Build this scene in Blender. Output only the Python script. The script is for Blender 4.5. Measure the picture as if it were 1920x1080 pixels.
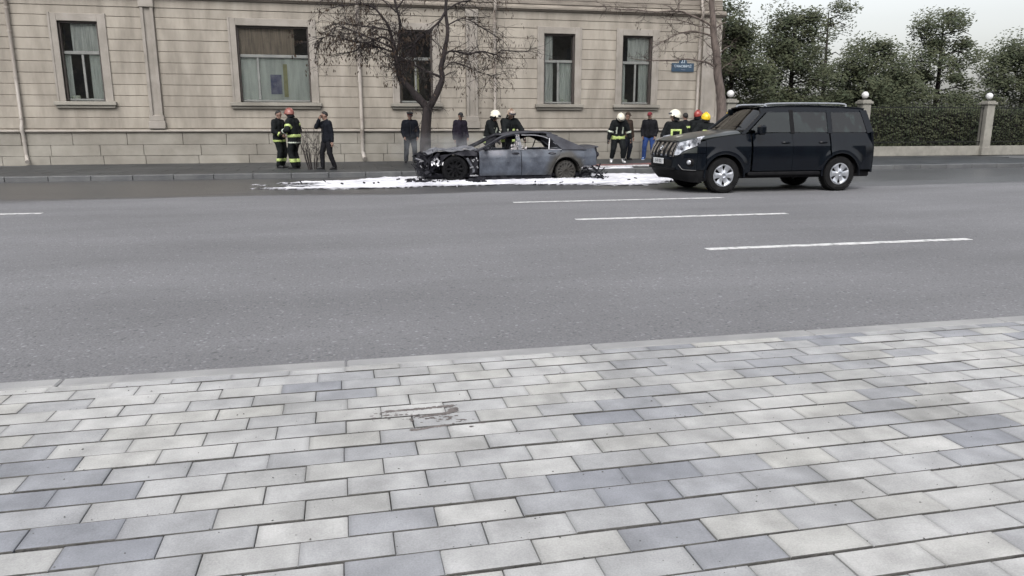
import bpy, math, random
from mathutils import Vector, Matrix, noise
random.seed(7)
PI = math.pi
SC = bpy.context.scene
COL = SC.collection
for o in list(bpy.data.objects):
    bpy.data.objects.remove(o)

# ------------------------------------------------------------------ camera
TH = math.radians(12.41); YAW = math.radians(12.58)
cam_d = bpy.data.cameras.new('camera'); cam = bpy.data.objects.new('camera', cam_d); COL.objects.link(cam)
cam_d.sensor_width = 36.0; cam_d.lens = 36.0 * 1400 / 1920
cam_d.clip_start = 0.05; cam_d.clip_end = 2000
cam.location = (0, 0, 1.45)
cam.rotation_euler = (PI / 2 - TH, 0, -YAW)
SC.camera = cam

# ------------------------------------------------------------------ world, sun, exposure
W = bpy.data.worlds.new('World'); SC.world = W; W.use_nodes = True
nt = W.node_tree; nt.nodes.clear()
sky = nt.nodes.new('ShaderNodeTexSky'); sky.sky_type = 'NISHITA'; sky.sun_disc = False
SUN_EL, SUN_ROT = math.radians(48), math.radians(200)
sky.sun_elevation = SUN_EL; sky.sun_rotation = SUN_ROT; sky.air_density = 1.3; sky.dust_density = 4.0
hs = nt.nodes.new('ShaderNodeHueSaturation'); hs.inputs['Saturation'].default_value = 0.22
bg = nt.nodes.new('ShaderNodeBackground'); bg.inputs['Strength'].default_value = 0.15
wo = nt.nodes.new('ShaderNodeOutputWorld')
nt.links.new(sky.outputs[0], hs.inputs['Color']); nt.links.new(hs.outputs[0], bg.inputs[0]); nt.links.new(bg.outputs[0], wo.inputs[0])
sd = bpy.data.lights.new('sun', 'SUN'); sd.energy = 0.8; sd.angle = math.radians(40); sd.color = (1, .975, .94)
sun = bpy.data.objects.new('sun', sd); COL.objects.link(sun)
# direction towards the sun (sky rotation measured clockwise from +Y)
sdir = Vector((math.sin(SUN_ROT) * math.cos(SUN_EL), math.cos(SUN_ROT) * math.cos(SUN_EL), math.sin(SUN_EL)))
sun.rotation_euler = sdir.to_track_quat('Z', 'Y').to_euler()
SC.view_settings.view_transform = 'Standard'; SC.view_settings.look = 'None'
SC.view_settings.gamma = 1; SC.view_settings.use_curve_mapping = False
SC.view_settings.exposure = 0.70
SC.render.engine = 'CYCLES'
SC.cycles.volume_step_rate = 2.0; SC.cycles.volume_max_steps = 64

# ------------------------------------------------------------------ materials
MATS = {}
def mat(name, base=(.5, .5, .5), rough=.7, metal=0., var=0.12, scale=6., base2=None, bump=0., bscale=40., spec=.5,
        coords='Object', detail=6, rand=0., coat=0., lo=.35, hi=.65, stretch=(1, 1, 1)):
    """procedural material: base colour mottled towards base2 by noise, per-object random value shift, bump"""
    if name in MATS: return MATS[name]
    m = bpy.data.materials.new(name); m.use_nodes = True; t = m.node_tree; t.nodes.clear()
    N = t.nodes.new; L = t.links.new
    out = N('ShaderNodeOutputMaterial'); b = N('ShaderNodeBsdfPrincipled'); L(b.outputs[0], out.inputs[0])
    b.inputs['Roughness'].default_value = rough; b.inputs['Metallic'].default_value = metal
    b.inputs['Specular IOR Level'].default_value = spec
    if coat: b.inputs['Coat Weight'].default_value = coat; b.inputs['Coat Roughness'].default_value = .06
    tc = N('ShaderNodeTexCoord'); mp = N('ShaderNodeMapping'); mp.inputs['Scale'].default_value = stretch
    L(tc.outputs['Object'], mp.inputs[0]); src = mp.outputs[0]
    if coords == 'World':
        g = N('ShaderNodeNewGeometry'); L(g.outputs['Position'], mp.inputs[0])
    n = N('ShaderNodeTexNoise'); n.inputs['Scale'].default_value = scale; n.inputs['Detail'].default_value = detail; n.inputs['Roughness'].default_value = .6
    L(src, n.inputs['Vector'])
    r = N('ShaderNodeMapRange'); r.inputs[1].default_value = lo; r.inputs[2].default_value = hi; L(n.outputs[0], r.inputs[0])
    if base2 is None: base2 = tuple(c * (1 - var * 2) for c in base)
    mx = N('ShaderNodeMix'); mx.data_type = 'RGBA'; L(r.outputs[0], mx.inputs[0])
    mx.inputs[6].default_value = (*base, 1); mx.inputs[7].default_value = (*base2, 1)
    col = mx.outputs[2]
    if rand:
        oi = N('ShaderNodeObjectInfo'); rr = N('ShaderNodeMapRange'); rr.inputs[3].default_value = 1 - rand; rr.inputs[4].default_value = 1 + rand
        L(oi.outputs['Random'], rr.inputs[0]); h = N('ShaderNodeHueSaturation'); L(rr.outputs[0], h.inputs['Value']); L(col, h.inputs['Color']); col = h.outputs[0]
    L(col, b.inputs['Base Color'])
    if bump:
        n2 = N('ShaderNodeTexNoise'); n2.inputs['Scale'].default_value = bscale; n2.inputs['Detail'].default_value = 5; L(src, n2.inputs['Vector'])
        bp = N('ShaderNodeBump'); bp.inputs['Strength'].default_value = bump; bp.inputs['Distance'].default_value = .02
        L(n2.outputs[0], bp.inputs['Height']); L(bp.outputs[0], b.inputs['Normal'])
    MATS[name] = m; m['b'] = 1
    return m
def bsdf(m): return [n for n in m.node_tree.nodes if n.type == 'BSDF_PRINCIPLED'][0]

def mat_asphalt():
    m = bpy.data.materials.new('road_asphalt'); m.use_nodes = True; t = m.node_tree; t.nodes.clear(); N = t.nodes.new; L = t.links.new
    out = N('ShaderNodeOutputMaterial'); b = N('ShaderNodeBsdfPrincipled'); L(b.outputs[0], out.inputs[0])
    g = N('ShaderNodeNewGeometry'); P = g.outputs['Position']
    def noise_(sc, det=4, vec=P, ro=.55):
        n = N('ShaderNodeTexNoise'); n.inputs['Scale'].default_value = sc; n.inputs['Detail'].default_value = det; n.inputs['Roughness'].default_value = ro; L(vec, n.inputs['Vector']); return n.outputs[0]
    def rng(x, a, b_, c, d):
        r = N('ShaderNodeMapRange'); L(x, r.inputs[0])
        for i, v in enumerate((a, b_, c, d)): r.inputs[i + 1].default_value = v
        return r.outputs[0]
    def mul(a, b_, op='MULTIPLY'):
        k = N('ShaderNodeMath'); k.operation = op
        for i, v in enumerate((a, b_)):
            if isinstance(v, (int, float)): k.inputs[i].default_value = v
            else: L(v, k.inputs[i])
        return k.outputs[0]
    mp = N('ShaderNodeMapping'); mp.inputs['Scale'].default_value = (.25, 1, 1); L(P, mp.inputs[0])
    streak = rng(noise_(.9, 4, mp.outputs[0]), .3, .7, .87, 1.09)
    blot = rng(noise_(.35, 5), .3, .7, .92, 1.07)
    fine = rng(noise_(55, 3), .3, .7, .80, 1.18)
    v = N('ShaderNodeTexVoronoi'); v.inputs['Scale'].default_value = 48; L(P, v.inputs['Vector'])
    agg = rng(v.outputs['Distance'], .1, .5, 1.08, .9)
    wn = N('ShaderNodeTexWhiteNoise'); L(v.outputs['Position'], wn.inputs[0])
    pale = rng(wn.outputs[0], .955, .985, 1, 1.45)
    dark = rng(wn.outputs[0], .02, .06, .7, 1)
    val = mul(mul(mul(mul(streak, blot), mul(fine, agg)), mul(pale, dark)), .172)
    # wet patch left by the fire hoses along the far kerb
    sp = N('ShaderNodeSeparateXYZ'); L(P, sp.inputs[0])
    e1 = noise_(.55, 5, mp.outputs[0]); edge = mul(sp.outputs[1], mul(e1, 2.6), 'ADD')
    w = rng(edge, 17.0, 17.35, 0, 1)
    w2 = rng(mul(sp.outputs[1], mul(noise_(.8, 5, mp.outputs[0]), 5.0), 'ADD'), 18.2, 19.9, 0.7, 1)
    wet = mul(w, w2)
    val = mul(val, rng(wet, 0, 1, 1, .36))
    cc = N('ShaderNodeCombineColor'); L(mul(val, .985), cc.inputs[0]); L(mul(val, .985), cc.inputs[1]); L(mul(val, 1.04), cc.inputs[2])
    L(cc.outputs[0], b.inputs['Base Color']); L(rng(wet, 0, 1, .82, .28), b.inputs['Roughness']); b.inputs['Specular IOR Level'].default_value = .35
    bp = N('ShaderNodeBump'); bp.inputs['Strength'].default_value = .55; bp.inputs['Distance'].default_value = .006
    L(mul(noise_(70, 3), v.outputs['Distance'], 'SUBTRACT'), bp.inputs['Height']); L(bp.outputs[0], b.inputs['Normal'])
    return m

def mat_paver(name, light, dark, warm):
    """each paver takes one tone from its own place and random number, with mottling inside"""
    m = bpy.data.materials.new(name); m.use_nodes = True; t = m.node_tree; t.nodes.clear(); N = t.nodes.new; L = t.links.new
    out = N('ShaderNodeOutputMaterial'); b = N('ShaderNodeBsdfPrincipled'); L(b.outputs[0], out.inputs[0]); b.inputs['Roughness'].default_value = .8
    b.inputs['Specular IOR Level'].default_value = .3
    oi = N('ShaderNodeObjectInfo'); g = N('ShaderNodeNewGeometry')
    def nz(vec, sc, det=3):
        n = N('ShaderNodeTexNoise'); n.inputs['Scale'].default_value = sc; n.inputs['Detail'].default_value = det; L(vec, n.inputs['Vector']); return n
    def rng(x, a, b_, c, d):
        r = N('ShaderNodeMapRange'); L(x, r.inputs[0])
        for i, v in enumerate((a, b_, c, d)): r.inputs[i + 1].default_value = v
        return r.outputs[0]
    def mth(op, a, b_):
        k = N('ShaderNodeMath'); k.operation = op
        for i, v in enumerate((a, b_)):
            if isinstance(v, (int, float)): k.inputs[i].default_value = v
            else: L(v, k.inputs[i])
        return k.outputs[0]
    clump = rng(nz(oi.outputs['Location'], 1.3).outputs[0], .36, .62, 0, 1)
    f = mth('ADD', mth('MULTIPLY', clump, .6), mth('MULTIPLY', oi.outputs['Random'], .4))
    f = rng(f, .25, .85, 0, 1)
    mx = N('ShaderNodeMix'); mx.data_type = 'RGBA'; L(f, mx.inputs[0]); mx.inputs[6].default_value = (*light, 1); mx.inputs[7].default_value = (*dark, 1)
    mx2 = N('ShaderNodeMix'); mx2.data_type = 'RGBA'; L(rng(nz(oi.outputs['Location'], 3.7).outputs[0], .5, .62, 0, .7), mx2.inputs[0]); L(mx.outputs[2], mx2.inputs[6]); mx2.inputs[7].default_value = (*warm, 1)
    mot = rng(nz(g.outputs['Position'], 7, 7).outputs[0], .3, .7, .80, 1.14)
    grain = rng(nz(g.outputs['Position'], 160, 2).outputs[0], .3, .7, .90, 1.10)
    smudge = rng(nz(g.outputs['Position'], 1.9, 5).outputs[0], .52, .74, 1.0, .74)
    # dirt worked into the butt ends of each paver
    tc = N('ShaderNodeTexCoord'); sx = N('ShaderNodeSeparateXYZ'); L(tc.outputs['Object'], sx.inputs[0]); ab = mth('ABSOLUTE', sx.outputs[0], 0)
    ab = mth('ADD', ab, mth('MULTIPLY', nz(g.outputs['Position'], 14, 4).outputs[0], .03)); dirt = rng(ab, .146, .165, 1, .80)
    h = N('ShaderNodeHueSaturation'); L(mth('MULTIPLY', mth('MULTIPLY', mth('MULTIPLY', mot, grain), smudge), dirt), h.inputs['Value']); L(mx2.outputs[2], h.inputs['Color'])
    L(h.outputs[0], b.inputs['Base Color'])
    bp = N('ShaderNodeBump'); bp.inputs['Strength'].default_value = .35; bp.inputs['Distance'].default_value = .004
    L(nz(g.outputs['Position'], 120, 4).outputs[0], bp.inputs['Height']); L(bp.outputs[0], b.inputs['Normal'])
    return m

def mat_glass(name, tint=(.97, .98, .97), refl=1.0, trans=1.0, rough=.02):
    m = bpy.data.materials.new(name); m.use_nodes = True; t = m.node_tree; t.nodes.clear(); N = t.nodes.new; L = t.links.new
    out = N('ShaderNodeOutputMaterial'); tr = N('ShaderNodeBsdfTransparent'); tr.inputs[0].default_value = (*[c * trans for c in tint], 1)
    gl = N('ShaderNodeBsdfGlossy'); gl.inputs['Roughness'].default_value = rough; gl.inputs[0].default_value = (refl, refl, refl, 1)
    fr = N('ShaderNodeFresnel'); fr.inputs[0].default_value = 1.65
    nz = N('ShaderNodeTexNoise'); nz.inputs['Scale'].default_value = 1.6; tc = N('ShaderNodeTexCoord'); L(tc.outputs['Object'], nz.inputs[0])
    bp = N('ShaderNodeBump'); bp.inputs['Strength'].default_value = .12; bp.inputs['Distance'].default_value = .05; L(nz.outputs[0], bp.inputs['Height'])
    L(bp.outputs[0], gl.inputs['Normal'])
    mx = N('ShaderNodeMixShader'); L(fr.outputs[0], mx.inputs[0]); L(tr.outputs[0], mx.inputs[1]); L(gl.outputs[0], mx.inputs[2]); L(mx.outputs[0], out.inputs[0])
    return m

M = {}
M['asphalt'] = mat_asphalt()
M['paver'] = mat_paver('paver_concrete', (.415, .413, .408), (.232, .240, .264), (.385, .38, .36))
M['bed'] = mat('paver_bed_sand', (.062, .06, .058), .95, base2=(.11, .107, .102), scale=9, coords='World', bump=.5, bscale=90)
M['kerb'] = mat('kerb_stone_concrete', (.30, .30, .30), .8, base2=(.235, .235, .24), scale=3, coords='World', bump=.25, bscale=90, rand=.05)
M['kerbfar'] = mat('wet_kerb_stone', (.075, .078, .084), .5, base2=(.115, .118, .12), scale=2, coords='World', bump=.25, bscale=60, rand=.1)
M['walk'] = mat('wet_pavement_slabs', (.018, .021, .024), .5, base2=(.042, .045, .048), scale=.9, coords='World', bump=.25, bscale=30, rand=.14)
M['ground'] = mat('dry_earth', (.10, .09, .075), .95, base2=(.06, .065, .045), scale=.3, coords='World')
M['paint'] = mat('road_paint', (.60, .60, .60), .7, base2=(.24, .24, .25), scale=9, coords='World', lo=.46, hi=.68, bump=.2)
M['wall'] = mat('wall_limestone', (.338, .306, .262), .85, base2=(.225, .202, .172), scale=1.5, coords='World', bump=.25, bscale=22, rand=.05, stretch=(1.5, 1, .38), detail=8)
M['joint'] = mat('wall_joint', (.24, .21, .175), .95, base2=(.13, .11, .09), scale=3, coords='World')  # darker tone of the wall core between courses, also on the plinth fillet
M['trim'] = mat('wall_trim_stone', (.305, .278, .25), .8, base2=(.225, .205, .18), scale=1.6, coords='World', bump=.2, bscale=25)
M['cornice'] = mat('weathered_cornice', (.27, .24, .205), .85, base2=(.16, .14, .12), scale=1.1, coords='World', bump=.3, stretch=(1, 1, 6))
M['plinth'] = mat('plinth_stone', (.285, .268, .235), .85, base2=(.20, .185, .16), scale=1.0, coords='World', bump=.35, bscale=18, rand=.07)
M['pipe'] = mat('pipe_paint', (.39, .36, .33), .6, base2=(.25, .215, .185), scale=4, coords='World', stretch=(1, 1, .25))
M['frame'] = mat('window_frame_paint', (.20, .205, .195), .5, base2=(.15, .155, .15), scale=4)
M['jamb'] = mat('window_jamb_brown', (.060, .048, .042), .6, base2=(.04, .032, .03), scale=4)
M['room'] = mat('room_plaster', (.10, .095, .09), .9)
M['curtain'] = mat('curtain_cloth', (.70, .72, .70), .9, base2=(.40, .42, .41), scale=3, stretch=(7, 1, .4))
M['curtaing'] = mat('curtain_pale_green', (.66, .70, .67), .9, base2=(.48, .51, .49), scale=2, stretch=(4, 1, .4))
M['curtainb'] = mat('curtain_brown', (.38, .31, .25), .9, base2=(.22, .18, .15), scale=3, stretch=(7, 1, .4))
M['yellow_drape'] = mat('drape_yellow', (.42, .41, .24), .9)
M['blue_poster'] = mat('poster_blue', (.13, .14, .24), .8, base2=(.3, .3, .38), scale=5)
M['glass'] = mat_glass('window_glass')
M['bark'] = mat('bark_dark', (.030, .022, .022), .9, base2=(.014, .011, .012), scale=9, bump=.8, bscale=35, stretch=(1, 1, .35))
M['bark2'] = mat('bark_grey', (.155, .125, .11), .9, base2=(.075, .058, .052), scale=9, bump=.8, bscale=35, stretch=(1, 1, .35))
M['pods'] = mat('dead_leaf', (.085, .055, .035), .9, base2=(.045, .03, .022), scale=3, coords='World')
M['twig'] = mat('twig_bark', (.065, .048, .042), .9, base2=(.04, .03, .027), scale=4)
M['conifer'] = mat('conifer_leaf', (.028, .040, .018), .85, base2=(.055, .060, .028), scale=2.2, coords='World')
M['foam'] = mat('fire_foam', (.68, .68, .72), .75, base2=(.50, .50, .56), scale=5, coords='World', bump=.7, bscale=22)
def foam_nodes(m):
    t = m.node_tree; N = t.nodes.new; L = t.links.new; b = bsdf(m); out = [n for n in t.nodes if n.type == 'OUTPUT_MATERIAL'][0]
    g = N('ShaderNodeNewGeometry'); sp = N('ShaderNodeSeparateXYZ'); L(g.outputs['Position'], sp.inputs[0])
    at = N('ShaderNodeAttribute'); at.attribute_name = 'depth'
    src = b.inputs['Base Color'].links[0].from_socket
    rr = N('ShaderNodeMapRange'); rr.inputs[1].default_value = 0; rr.inputs[2].default_value = .55; L(at.outputs['Fac'], rr.inputs[0])
    mx = N('ShaderNodeMix'); mx.data_type = 'RGBA'; L(rr.outputs[0], mx.inputs[0]); mx.inputs[6].default_value = (.24, .24, .26, 1); L(src, mx.inputs[7]); L(mx.outputs[2], b.inputs['Base Color'])
    nz = N('ShaderNodeTexNoise'); nz.inputs['Scale'].default_value = 9; nz.inputs['Detail'].default_value = 5; L(g.outputs['Position'], nz.inputs[0])
    ad = N('ShaderNodeMath'); ad.operation = 'ADD'; L(nz.outputs[0], ad.inputs[0]); L(at.outputs['Fac'], ad.inputs[1]); r2 = N('ShaderNodeMapRange'); r2.inputs[1].default_value = .50; r2.inputs[2].default_value = .66; L(ad.outputs[0], r2.inputs[0])
    tr = N('ShaderNodeBsdfTransparent'); ms = N('ShaderNodeMixShader'); L(r2.outputs[0], ms.inputs[0]); L(tr.outputs[0], ms.inputs[1]); L(b.outputs[0], ms.inputs[2]); L(ms.outputs[0], out.inputs[0])
M['foamsheet'] = mat('fire_foam_sheet', (.70, .70, .74), .75, base2=(.42, .42, .47), scale=1.6, coords='World', bump=.7, bscale=22, stretch=(.5, 2.2, 1), lo=.42, hi=.68)
foam_nodes(M['foamsheet'])
M['burnt'] = mat('burnt_bodywork', (.080, .092, .115), .5, base2=(.022, .025, .036), scale=2.3, bump=.25, bscale=30, metal=.25, detail=9, lo=.42, hi=.66)
M['burnt_ash'] = mat('burnt_ashy_metal', (.21, .215, .24), .65, base2=(.045, .048, .058), scale=5, bump=.3, bscale=30, metal=.2)
M['burnt_dark'] = mat('burnt_sooty_metal', (.010, .010, .014), .75, base2=(.05, .05, .058), scale=5, bump=.5, bscale=25, lo=.45, hi=.75)
M['burnt_roof'] = mat('burnt_roof_skin', (.07, .073, .085), .6, base2=(.035, .035, .042), scale=2.4, bump=.3, metal=.2)
M['burnt_rear'] = mat('burnt_brown_metal', (.058, .056, .053), .85, base2=(.034, .031, .028), scale=6, bump=.3)
M['ash'] = mat('white_ash', (.55, .52, .53), .9, base2=(.25, .23, .24), scale=9, bump=.6)
M['bare_metal'] = mat('scorched_bare_metal', (.55, .55, .57), .35, metal=.7, base2=(.25, .25, .27), scale=7, bump=.3)
M['suv'] = mat('suv_dark_green_paint', (.003, .004, .007), .14, base2=(.004, .006, .009), scale=3, coat=.28, metal=.0, spec=.2, bump=0)
M['suvpale'] = mat('suv_paint_paler', (.016, .020, .019), .34, base2=(.024, .028, .026), scale=3, coat=.5, metal=.0)  # paler version of the body paint, for bonnet and bumper cheek
M['blackpl'] = mat('black_plastic', (.005, .005, .006), .6, base2=(.009, .009, .010), scale=8, bump=.1)
M['rubber'] = mat('tyre_rubber', (.007, .007, .008), .9, base2=(.014, .014, .014), scale=8, bump=.2)
M['burnt_tyre'] = mat('burnt_tyre', (.004, .004, .005), .95, base2=(.009, .009, .010), scale=8, bump=.8)
M['alloy'] = mat('alloy_silver', (.62, .64, .68), .28, metal=.75, base2=(.5, .52, .56), scale=5)
M['chrome'] = mat('chrome', (.75, .76, .78), .12, metal=1., base2=(.6, .6, .63), scale=5)
M['lamp'] = mat('headlight_lens', (.60, .61, .66), .15, metal=.5, base2=(.16, .17, .19), scale=11, coat=1., lo=.42, hi=.60)
M['lampdark'] = mat('lamp_dark', (.10, .10, .12), .2, coat=1.)
M['plate'] = mat('number_plate_white', (.62, .63, .64), .4, base2=(.56, .57, .58), scale=20)
M['ink'] = mat('plate_ink', (.06, .06, .07), .6)
M['carglass'] = mat_glass('car_glass', (.25, .32, .3), 1.0, .65)
M['seat'] = mat('car_interior', (.04, .04, .042), .8)
M['blue'] = mat('sign_blue', (.020, .048, .088), .5, base2=(.03, .056, .085), scale=7)
M['white'] = mat('sign_white', (.62, .70, .78), .5)
M['globe'] = mat('lamp_globe_glass', (.72, .72, .72), .25, coat=.5)
M['stonepost'] = mat('gate_post_stone', (.26, .25, .22), .8, base2=(.19, .18, .16), scale=3, coords='World', bump=.2)
M['iron'] = mat('dark_iron', (.018, .019, .018), .5)
M['hose_red'] = mat('hose_red_cloth', (.16, .07, .065), .8, base2=(.09, .05, .05), scale=8)
M['hose_white'] = mat('hose_white_cloth', (.55, .54, .55), .8, base2=(.3, .3, .31), scale=8)
M['mud'] = mat('mud_brown', (.085, .074, .074), .9, base2=(.15, .135, .13), scale=25, bump=.5)
M['pebble'] = mat('pebble_grey', (.30, .30, .30), .8, base2=(.12, .12, .12), scale=1.3, coords='World')
for k_ in ('burnt_dark', 'burnt_tyre', 'rubber', 'blackpl', 'burnt_rear', 'burnt_roof', 'iron', 'seat'): bsdf(M[k_]).inputs['Specular IOR Level'].default_value = .15
def burnt_zones(m):
    t = m.node_tree; N = t.nodes.new; L = t.links.new; b = bsdf(m); src = b.inputs['Base Color'].links[0].from_socket
    tc = N('ShaderNodeTexCoord'); sp = N('ShaderNodeSeparateXYZ'); L(tc.outputs['Object'], sp.inputs[0]); nz = N('ShaderNodeTexNoise'); nz.inputs['Scale'].default_value = 4; nz.inputs['Detail'].default_value = 7; L(tc.outputs['Object'], nz.inputs[0])
    def mth(op, a, c):
        k = N('ShaderNodeMath'); k.operation = op
        for i, v in enumerate((a, c)):
            if isinstance(v, (int, float)): k.inputs[i].default_value = v
            else: L(v, k.inputs[i])
        return k.outputs[0]
    def rng(x, a, c, d, e):
        q = N('ShaderNodeMapRange'); L(x, q.inputs[0])
        for i, v in enumerate((a, c, d, e)): q.inputs[i + 1].default_value = v
        return q.outputs[0]
    def mix(f, A, colr):
        x = N('ShaderNodeMix'); x.data_type = 'RGBA'; L(f, x.inputs[0]); L(A, x.inputs[6]); x.inputs[7].default_value = (*colr, 1); return x.outputs[2]
    d = mth('POWER', mth('ADD', mth('POWER', mth('SUBTRACT', sp.outputs[0], 1.5), 2), mth('POWER', mth('SUBTRACT', sp.outputs[2], .23), 2)), .5)
    c = mix(rng(mth('ADD', d, mth('MULTIPLY', nz.outputs[0], .22)), .56, .70, 1, 0), src, (.038, .036, .033))       # brown heat stain round the rear wheel
    c = mix(rng(mth('ADD', sp.outputs[2], mth('MULTIPLY', nz.outputs[0], .30)), .24, .42, .9, 0), c, (.022, .022, .026))     # soot along the sills
    e = mth('ADD', mth('ABSOLUTE', mth('SUBTRACT', sp.outputs[0], -.35), 0), mth('MULTIPLY', nz.outputs[0], .5)); c = mix(mth('MULTIPLY', rng(e, .35, .60, .75, 0), rng(sp.outputs[2], .60, .74, 0, 1)), c, (.19, .19, .215))     # pale ash under the front window
    nz2 = N('ShaderNodeTexNoise'); nz2.inputs['Scale'].default_value = 14; nz2.inputs['Detail'].default_value = 8; L(tc.outputs['Object'], nz2.inputs[0]); c = mix(rng(nz2.outputs[0], .62, .72, 0, .28), c, (.19, .175, .17))
    L(c, b.inputs['Base Color'])
burnt_zones(M['burnt'])
# people (cloth keeps a low specular)
M['skin'] = mat('skin', (.27, .17, .13), .6, base2=(.22, .13, .10), scale=12)
M['eye'] = mat('eye_dark', (.02, .015, .012), .3)
M['hair'] = mat('hair_black', (.010, .009, .009), .6, bump=.6, bscale=120)
M['turnout'] = mat('turnout_black', (.008, .009, .010), .85, base2=(.013, .015, .016), scale=7, bump=.5, bscale=18)
M['navy'] = mat('cloth_navy', (.006, .007, .011), .8, base2=(.010, .012, .017), scale=7, bump=.5, bscale=18)
M['black'] = mat('cloth_black', (.008, .008, .010), .8, base2=(.014, .014, .017), scale=7, bump=.5, bscale=18)
M['plum'] = mat('cloth_dark_plum', (.016, .013, .022), .8, base2=(.024, .02, .03), scale=7, bump=.5, bscale=18)
M['brown'] = mat('cloth_brown', (.040, .028, .022), .8, base2=(.05, .036, .03), scale=7, bump=.5, bscale=18)
M['jeans'] = mat('cloth_blue_jeans', (.022, .045, .15), .8, base2=(.032, .065, .19), scale=7, bump=.4, bscale=30)
M['greytr'] = mat('cloth_grey_trousers', (.022, .025, .031), .8, base2=(.035, .038, .045), scale=7, bump=.4)
for k_ in ('turnout', 'navy', 'black', 'plum', 'brown', 'jeans', 'greytr'): bsdf(M[k_]).inputs['Specular IOR Level'].default_value = .12
M['hiviz'] = mat('reflective_yellow', (.50, .62, .20), .5, base2=(.34, .42, .16), scale=14)
M['silver'] = mat('reflective_silver', (.60, .64, .56), .5, base2=(.42, .46, .38), scale=14)
M['shoe'] = mat('shoe_black', (.012, .012, .013), .5)
M['shoe_blue'] = mat('shoe_blue', (.04, .10, .30), .6, base2=(.4, .45, .55), scale=9, lo=.55, hi=.6)
M['boot_white'] = mat('boot_foam_covered', (.55, .55, .56), .7, base2=(.06, .06, .06), scale=5, lo=.55, hi=.6)
M['h_white'] = mat('helmet_white', (.76, .74, .64), .35, base2=(.64, .60, .50), scale=6, coat=.4)
M['h_orange'] = mat('helmet_faded_red', (.25, .085, .065), .5, base2=(.19, .06, .05), scale=6, coat=.4)
M['h_red'] = mat('helmet_red', (.30, .04, .03), .4, base2=(.2, .03, .025), scale=6, coat=.4)
M['h_yellow'] = mat('helmet_yellow', (.80, .56, .02), .4, base2=(.7, .45, .02), scale=6, coat=.4)
M['h_brown'] = mat('helmet_smoky_brown', (.19, .125, .09), .35, base2=(.42, .36, .30), scale=6, coat=.4, lo=.45, hi=.6)
M['capred'] = mat('cap_red', (.19, .018, .028), .8)
M['capblack'] = mat('cap_black', (.010, .010, .013), .7)
M['capred_band'] = mat('cap_band', (.10, .012, .014), .7)

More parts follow.
